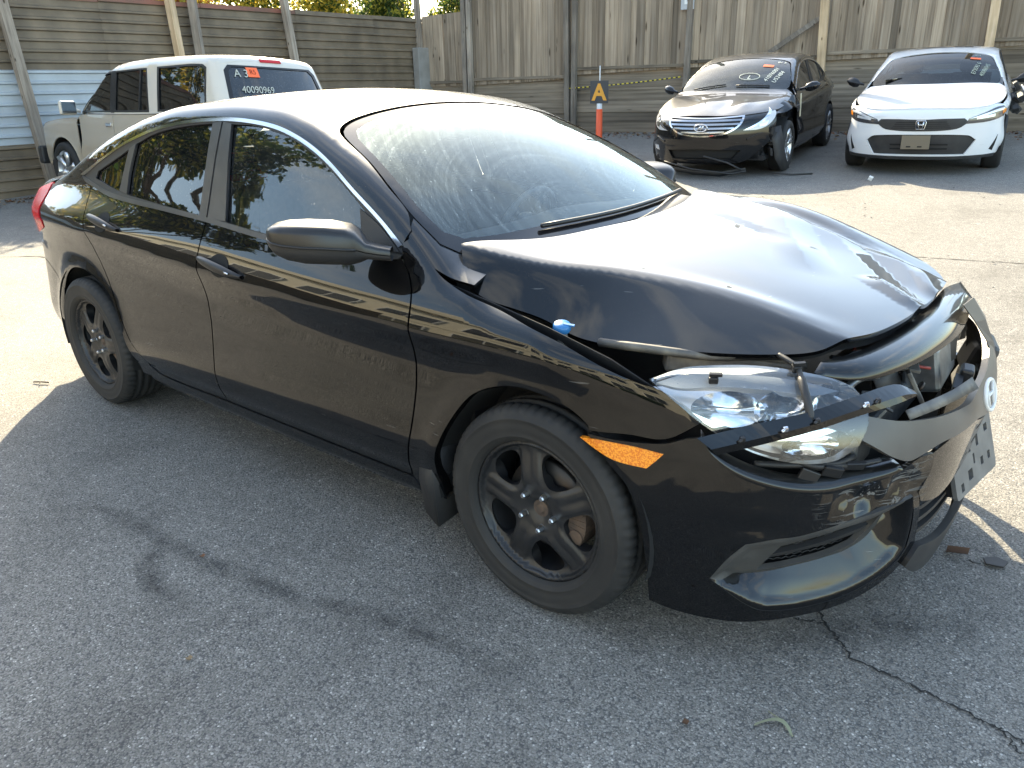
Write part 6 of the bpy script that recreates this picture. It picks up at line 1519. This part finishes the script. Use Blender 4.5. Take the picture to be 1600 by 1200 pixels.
    mb = MB(); mb.box((-1.6, 0, .45), (4.0, 1.5, .08)); mb.box((.1, 0, .72), (1.1, 1.3, .45)); mb.box((-.55, 0, .9), (.3, 1.4, .3)); mb.build('cabin_floor', M_DARK, T)
    for x in (-1.45, -2.35):
        for y in (-.36, .36):
            s = MB(); s.box((x, y, .95), (.15, .48, .62), (0, -.2, 0), bev=.05); s.box((x-.10, y, 1.36), (.10, .26, .17), (0, -.2, 0), bev=.04); s.build('seat', M_SEAT, T)
    # marker writing and sticker on the rear glass (right of the car's own axis is -y, seen from behind)
    rc = lambda uv: SUV.rear(np.stack([-uv[:, 0], uv[:, 1]], 1))
    chalk([('A 3', -.44, 1.50, .115, .0), ('40090969', -.30, 1.335, .10, .0), ('DEVIN', -.38, 1.235, .09, 0.)], rc, None, None, 1., T, mat('pale_marker', (.45,.46,.40), .8), nrm=nr)
    panel('sticker', [[(.22,1.47),(.36,1.47),(.36,1.57),(.22,1.57)]], SUV.rear, nr, M_TAG, T, step=.05, flange=0, off=.004)
    me = text_mesh('R5', .07, mat('sticker_ink', (.35,.05,.02), .6)); uv = np.array([(-.29+p.co.x, 1.52+p.co.y) for p in me.vertices]); P = rc(uv); n = nr(P)
    for p, q, nn in zip(me.vertices, P, n): p.co = Vector(q+nn*.007)
    link('sticker_print', me, T)
build_suv()
# ---------------------------------------------------------------- shrubs and trees, and the building across the yard
def leaf_mat(name, c):
    m = mat(name, c, .55, spec=.25); nt = m.node_tree; b = nt.nodes['Principled BSDF']
    b.inputs['Subsurface Weight'].default_value = 0
    tl = nt.nodes.new('ShaderNodeBsdfTranslucent'); tl.inputs['Color'].default_value = rgb([min(1, x*1.6) for x in c]); mx = nt.nodes.new('ShaderNodeMixShader'); mx.inputs['Fac'].default_value = .5
    out = nt.nodes['Material Output']; nt.links.new(b.outputs['BSDF'], mx.inputs[1]); nt.links.new(tl.outputs['BSDF'], mx.inputs[2]); nt.links.new(mx.outputs['Shader'], out.inputs['Surface'])
    return m
LEAF = {k: leaf_mat('leaf_'+k, c) for k, c in dict(green=(.05,.085,.02), dark=(.025,.05,.014), lime=(.30,.28,.05), yellow=(.58,.43,.07), rust=(.34,.12,.04)).items()}
def leaf_cloud(name, parent, clumps, n, size, keys, seed, loc=None):
    rng = np.random.RandomState(seed); v = []; f = []; fm = []
    for k in range(n):
        c, r = clumps[rng.randint(len(clumps))]
        d = rng.normal(size=3); d /= np.linalg.norm(d)+1e-9; rad = rng.uniform(.45, 1.05)
        p = np.array(c) + d*np.array(r)*rad
        a = rng.normal(size=3); a /= np.linalg.norm(a); b = np.cross(a, rng.normal(size=3)); b /= np.linalg.norm(b)+1e-9
        s = size*rng.uniform(.6, 1.3); i = len(v)
        v += [tuple(p-a*s*.5), tuple(p+b*s*.28), tuple(p+a*s*.5), tuple(p-b*s*.28)]; f.append((i, i+1, i+2, i+3)); fm.append(int(rng.randint(len(keys))))
    me = mesh(name, v, f, None, False, [LEAF[k] for k in keys], fm)
    return link(name, me, parent, loc)
M_BARK = mat('bark', (.09,.07,.055), .9, noise=(9,(.15,.12,.10),.4,.65), bump=(20,.5,.02))
def limb(mb, p0, p1, r0, r1, seed, n=7):
    rn = random.Random(seed); p0, p1 = Vector(p0), Vector(p1); pts = []
    for i in range(n+1):
        t = i/n; pts.append(p0.lerp(p1, t) + Vector((rn.uniform(-1, 1), rn.uniform(-1, 1), rn.uniform(-.5, .5)))*.06*(p1-p0).length*math.sin(math.pi*t))
    mb.tube(pts, [r0+(r1-r0)*i/n for i in range(n+1)], 8); return pts
def shrub(x, y, z, w, h, keys, seed, label):
    T = empty('shrub', label, 'shrub', (x, y, z), 0, 'shrubs beyond the metal fence'); rn = random.Random(seed)
    mb = MB()
    for k in range(5): limb(mb, (rn.uniform(-.1,.1), rn.uniform(-.1,.1), 0), (rn.uniform(-w,w)*.6, rn.uniform(-w,w)*.5, h*rn.uniform(.6,.9)), .035, .01, seed*7+k)
    mb.build('stems', M_BARK, T)
    cl = [((rn.uniform(-w,w)*.7, rn.uniform(-w,w)*.6, h*rn.uniform(.5,.95)), (rn.uniform(.3,.6), rn.uniform(.3,.5), rn.uniform(.25,.45))) for _ in range(34)]
    leaf_cloud('foliage', T, cl, 13000, .10, keys, seed)
for k, (y, keys, lab) in enumerate(((4.2, ('yellow','lime','rust','yellow'), 'yellow and rust autumn shrub rising over the fence nearest the off-roader'),
                               (6.1, ('yellow','lime','lime','rust'), 'bright yellow shrub over the middle of the metal fence'),
                               (8.0, ('lime','yellow','green'), 'yellow green shrub above the fence between two posts'),
                               (9.9, ('green','lime','yellow'), 'mid green shrub above the fence close to the corner'),
                               (11.9, ('green','dark','lime'), 'dark green shrub filling the corner behind both fences'))):
    shrub(-14.35 - .15*(k % 2), y, gz(0, y), 1.25, 4.0 + .15*(k % 3), keys, 31+k, lab)
shrub(-13.0, 13.7, .5, 1.6, 4.6, ('green','dark','lime'), 47, 'dark green shrub behind the short end of plank fence')

def tree(x, y, h, spread, n, keys, seed, label):
    T = empty('street_tree', label, 'tree', (x, y, 0), 0, 'trees across the yard'); rn = random.Random(seed); mb = MB()
    pts = limb(mb, (0, 0, 0), (rn.uniform(-.4,.4), rn.uniform(-.4,.4), h*.55), .22, .13, seed)
    cl = []
    for k in range(13):
        a = k*2.4 + rn.random(); e = rn.uniform(.25, 1.0); st = pts[rn.randint(3, 7)]
        en = Vector((math.cos(a)*spread*rn.uniform(.5, 1), math.sin(a)*spread*rn.uniform(.5, 1), h*(.45+.5*e)))
        lp = limb(mb, st, en, .07, .015, seed*13+k)
        for q in (lp[4], lp[5], lp[6], lp[7]): cl.append((tuple(q + Vector((rn.uniform(-.4,.4), rn.uniform(-.4,.4), rn.uniform(-.3,.4)))), (rn.uniform(.35,.8), rn.uniform(.35,.8), rn.uniform(.25,.55))))
    mb.build('trunk', M_BARK, T); leaf_cloud('crown', T, cl, n, .20, keys, seed)
tree(-13.5, -5.2, 8.0, 3.0, 13000, ('green','dark','lime'), 3, 'leafy green tree nearest the rear of the black sedan, across the yard')
tree(-18.5, -4.2, 7.5, 2.6, 7000, ('green','dark','yellow'), 5, 'leafy tree with some yellow leaves before the cream building')

def build_block():
    A = Vector((-31, -12, 0)); B = Vector((9, -18, 0)); u = (B-A).normalized(); L = (B-A).length; yaw = math.atan2(u.y, u.x)
    T = empty('office_building', 'long cream two storey building with window bands across the yard', 'building', A, yaw)
    cream = mat('cream_render', (.74,.69,.56), .8, noise=(.6,(.68,.63,.50),.35,.7)); dark = mat('window_dark', (.03,.035,.04), .08)
    b = MB(); b.box((L/2, -4, 3.6), (L, 8, 7.2)); b.build('wall', cream, T)
    b = MB(); b.box((L/2, .06, 7.25), (L+.3, .5, .5), bev=.04); b.build('parapet', cream, T)
    b = MB(); b.box((L/2, .05, 3.7), (L, .16, .18)); b.build('string_course', cream, T)
    for z in (1.9, 5.3):
        for k in range(13):
            x = 2 + k*2.95
            b = MB(); b.box((0, 0, 0), (2.1, .10, 1.7), bev=.02); f = b.build('window', mat('white_frame', (.7,.7,.68), .5), T, (x, .03, z))
            for q in (-.5, .5):
                b = MB(); b.box((q*1.0, .055, 0), (.92, .02, 1.55)); b.build('pane', dark, f)
    return T
build_block()

def hedge_row():
    for k, (x, y) in enumerate(((-19, -12.4), (-15.5, -12.9), (-12, -13.4), (-8, -14.0), (-4, -14.6), (0, -15.2), (4, -15.8))):
        T = empty('hedge', 'clipped dark hedge in the row below the cream building', 'hedge', (x, y, 0), -.15, 'hedges below the cream building')
        rn = random.Random(k); cl = [((rn.uniform(-1.7,1.7), rn.uniform(-.4,.4), rn.uniform(.2,.9)), (.45,.35,.3)) for _ in range(14)]
        b = MB(); b.box((0, 0, .5), (3.6, .7, 1.0), bev=.2); b.build('core', LEAF['dark'], T)
        leaf_cloud('foliage', T, cl, 1800, .12, ('dark','green'), 70+k)
hedge_row()

# ---------------------------------------------------------------- litter, cracks and bits on the ground
def flat_scatter(name, pts, size, mats, seed, label, cat=None, kind='stuff', z=.006):
    rng = np.random.RandomState(seed); v = []; f = []; fm = []
    for x, y in pts:
        s = size*rng.uniform(.5, 1.3); a = rng.uniform(0, 6.28); c, s_ = math.cos(a), math.sin(a); i = len(v); zz = gz(x, y)+z
        for (px, py, pz) in ((-.5,0,0),(0,.26,rng.uniform(0,.35)),(.5,0,rng.uniform(0,.3)),(0,-.26,rng.uniform(0,.35))):
            v.append((x+s*(px*c-py*s_), y+s*(px*s_+py*c), zz+pz*s))
        f.append((i, i+1, i+2, i+3)); fm.append(int(rng.randint(len(mats))))
    o = link(name, mesh(name, v, f, None, False, mats, fm)); tag(o, label, cat, None, kind); return o
DRY = [mat('dry_leaf_brown', (.10,.05,.025), .8), mat('dry_leaf_rust', (.17,.07,.03), .8), mat('dry_leaf_tan', (.22,.15,.08), .8)]
rng = np.random.RandomState(11)
pts = [(-12.2+abs(rng.normal())*.35, rng.uniform(-1.5, 11)) for _ in range(1500)]
pts += [(x, 11.655+.1825*(x+11.54)-.15-abs(rng.normal())*.45) for x in rng.uniform(-11.5, 3, 1700)]
flat_scatter('fallen_leaves', pts, .07, DRY, 1, 'brown fallen leaves drifted along the foot of the fences', 'leaves')
flat_scatter('loose_grit', [(rng.uniform(-6, 5), rng.uniform(1.2, 11)) for _ in range(700)], .028, [mat('grit_pale', (.35,.33,.30), .8), mat('grit_dark', (.05,.05,.05), .8)], 2, 'scattered grit and leaf crumbs on the sunlit asphalt', 'grit')

def crack(name, pts, w, seed):
    rn = random.Random(seed); P = [Vector((x, y, 0)) for x, y in pts]; L = []
    for i in range(len(P)-1):
        for k in range(14):
            t = k/14; p = P[i].lerp(P[i+1], t); L.append(p + Vector((rn.uniform(-1,1)*.006, rn.uniform(-1,1)*.006, 0)))
    L.append(P[-1]); v = []; f = []
    for i, p in enumerate(L):
        t = (L[min(i+1, len(L)-1)]-L[max(i-1, 0)]).normalized(); n = Vector((-t.y, t.x, 0)); ww = w*rn.uniform(.25, 1.0)
        for s in (-1, 1): q = p+n*ww*s; v.append((q.x, q.y, gz(q.x, q.y)+.0035))
    for i in range(len(L)-1): f.append((2*i, 2*i+1, 2*i+3, 2*i+2))
    return link(name, mesh(name, v, f, mat('crack_dark', (.022,.021,.02), .95)), GROUND)
crack('asphalt_crack', [(.60,-.30),(.698,-.423),(.799,-.528),(.943,-.537),(1.062,-.552),(1.145,-.563),(1.30,-.60),(1.6,-.64)], .0045, 1)
crack('asphalt_crack', [(1.145,-.563),(1.19,-.61),(1.27,-.66)], .003, 2)
crack('asphalt_crack', [(.62,-.46),(.698,-.423)], .003, 3)
crack('asphalt_crack', [(-1.6,3.9),(-1.443,4.166),(-.9,4.15),(-.314,4.23),(.369,4.358),(1.2,4.5)], .008, 4)
crack('asphalt_crack', [(-8.5,-.4),(-7.2,.5),(-6.1,.6)], .012, 5)

def bits():
    tw = mat('dry_twig', (.10,.075,.05), .85); gl = mat('dry_grass_blade', (.26,.27,.17), .7)
    def thing(name, label, cat, m, fn):
        b = MB(); fn(b); o = b.build(name, m); tag(o, label, cat); return o
    thing('twig', 'small dry forked twig on sunlit asphalt beside the rear wheel', 'twig', tw, lambda b: (b.tube([(-3.34,-.99,.008),(-3.30,-.97,.012),(-3.255,-.945,.01)], .004, 5), b.tube([(-3.30,-.97,.012),(-3.27,-.985,.014)], .0025, 5)))
    def blade(b):
        b.grid([[(.69+.08*t, -.905+.045*math.sin(2.6*t)-.006*s, .006+.006*math.sin(3*t)) for s in (-1, 1)] for t in np.linspace(0, 1, 9)])
        b.tube([(.70,-.845,.006),(.735,-.855,.009),(.775,-.885,.006)], .0018, 4)
    thing('dry_leaf', 'long pale dry leaf blade on asphalt in front of the bumper', 'leaf', gl, blade)
    thing('dry_leaf', 'curled dark dry leaf near the broken front bumper', 'leaf', DRY[0], lambda b: b.grid([[(.885+.06*t, .16+.02*s+.015*t, .006+.014*abs(s)+.006*t) for s in (-1, -.5, 0, .5, 1)] for t in np.linspace(0, 1, 6)]))
    def shard(b):
        b.prism([(0,0),(.045,-.01),(.062,.02),(.03,.042),(-.004,.03)], .006, Matrix.Translation((1.0,.155,.006)) @ Euler((.08,-.1,.3)).to_matrix().to_4x4()); b.tube([(.985,.15,.008),(.965,.135,.012),(.955,.15,.008)], .003, 5)
    thing('plastic_shard', 'small black plastic shard broken off beside the bumper', 'debris', M_PLAST, shard)
    thing('scrap', 'small pale scrap of trim on the sunlit ground before the white sedan', 'debris', M_WHITE, lambda b: b.box((-1.52, 7.75, gz(0,7.75)+.03), (.05,.04,.05), (.3,.4,.2), bev=.006))
    rn = random.Random(6)
    for k, (x, y, lab) in enumerate(((.55, -1.0, 'tiny brown leaf scrap on asphalt below the front wheel'), (-1.05, -1.33, 'tiny olive leaf scrap on the dark scuff mark'), (-.62, -1.62, 'tiny dark leaf scrap left of the grass blade'))):
        b = MB(); b.grid([[(x+.014*t, y+.008*s, .005+.004*abs(s)) for s in (-1, 0, 1)] for t in (0, .5, 1)]); o = b.build('leaf_scrap', DRY[k % 3]); tag(o, lab, 'leaf', 'leaf scraps on the shaded asphalt')
bits()

def scuff():
    m = bpy.data.materials.new('tyre_scuff'); m.use_nodes = True; nt = m.node_tree; b = nt.nodes['Principled BSDF']; b.inputs['Base Color'].default_value = (.03,.03,.031,1); b.inputs['Roughness'].default_value = .85
    N = nt.nodes.new; L = nt.links.new; tr = N('ShaderNodeBsdfTransparent'); mx = N('ShaderNodeMixShader'); tc = N('ShaderNodeTexCoord'); n1 = N('ShaderNodeTexNoise'); n1.inputs['Scale'].default_value = 9; n1.inputs['Detail'].default_value = 8; n1.inputs['Roughness'].default_value = .75
    at = N('ShaderNodeAttribute'); at.attribute_name = 'edge'; mr = N('ShaderNodeMapRange'); mr.inputs['From Min'].default_value = .38; mr.inputs['From Max'].default_value = .68; mr.inputs['To Max'].default_value = .62
    mu = N('ShaderNodeMath'); mu.operation = 'MULTIPLY'; L(tc.outputs['Object'], n1.inputs['Vector']); L(n1.outputs['Fac'], mr.inputs['Value']); L(mr.outputs['Result'], mu.inputs[0]); L(at.outputs['Fac'], mu.inputs[1])
    L(mu.outputs['Value'], mx.inputs['Fac']); L(tr.outputs['BSDF'], mx.inputs[1]); L(b.outputs['BSDF'], mx.inputs[2]); L(mx.outputs['Shader'], nt.nodes['Material Output'].inputs['Surface'])
    for k, (path, w) in enumerate((([(-1.86,-1.53),(-1.789,-1.49),(-1.647,-1.387),(-1.298,-1.368),(-.992,-1.33),(-.642,-1.278),(-.314,-1.181),(-.089,-1.147),(.15,-1.12)], .055), ([(-1.25,-1.40),(-1.05,-1.50),(-.8,-1.52)], .06), ([(.62,-.62),(.8,-.38),(1.05,-.2)], .09))):
        P = smooth_loop([np.array(p) for p in path], .03, 60, False); v = []; f = []; e = []
        for i, p in enumerate(P):
            t = P[min(i+1, len(P)-1)]-P[max(i-1, 0)]; t = t/np.linalg.norm(t); n = np.array([-t[1], t[0]]); fd = math.sin(math.pi*i/(len(P)-1))**.4
            for s in (-1, -.5, 0, .5, 1): q = p+n*w*s; v.append((q[0], q[1], .003)); e.append((1-abs(s))*fd)
        for i in range(len(P)-1):
            for j in range(4): f.append((i*5+j, i*5+j+1, i*5+j+6, i*5+j+5))
        me = mesh('tyre_scuff', v, f, m); a = me.attributes.new('edge', 'FLOAT', 'POINT'); a.data.foreach_set('value', e); link('tyre_scuff', me, GROUND)
scuff()
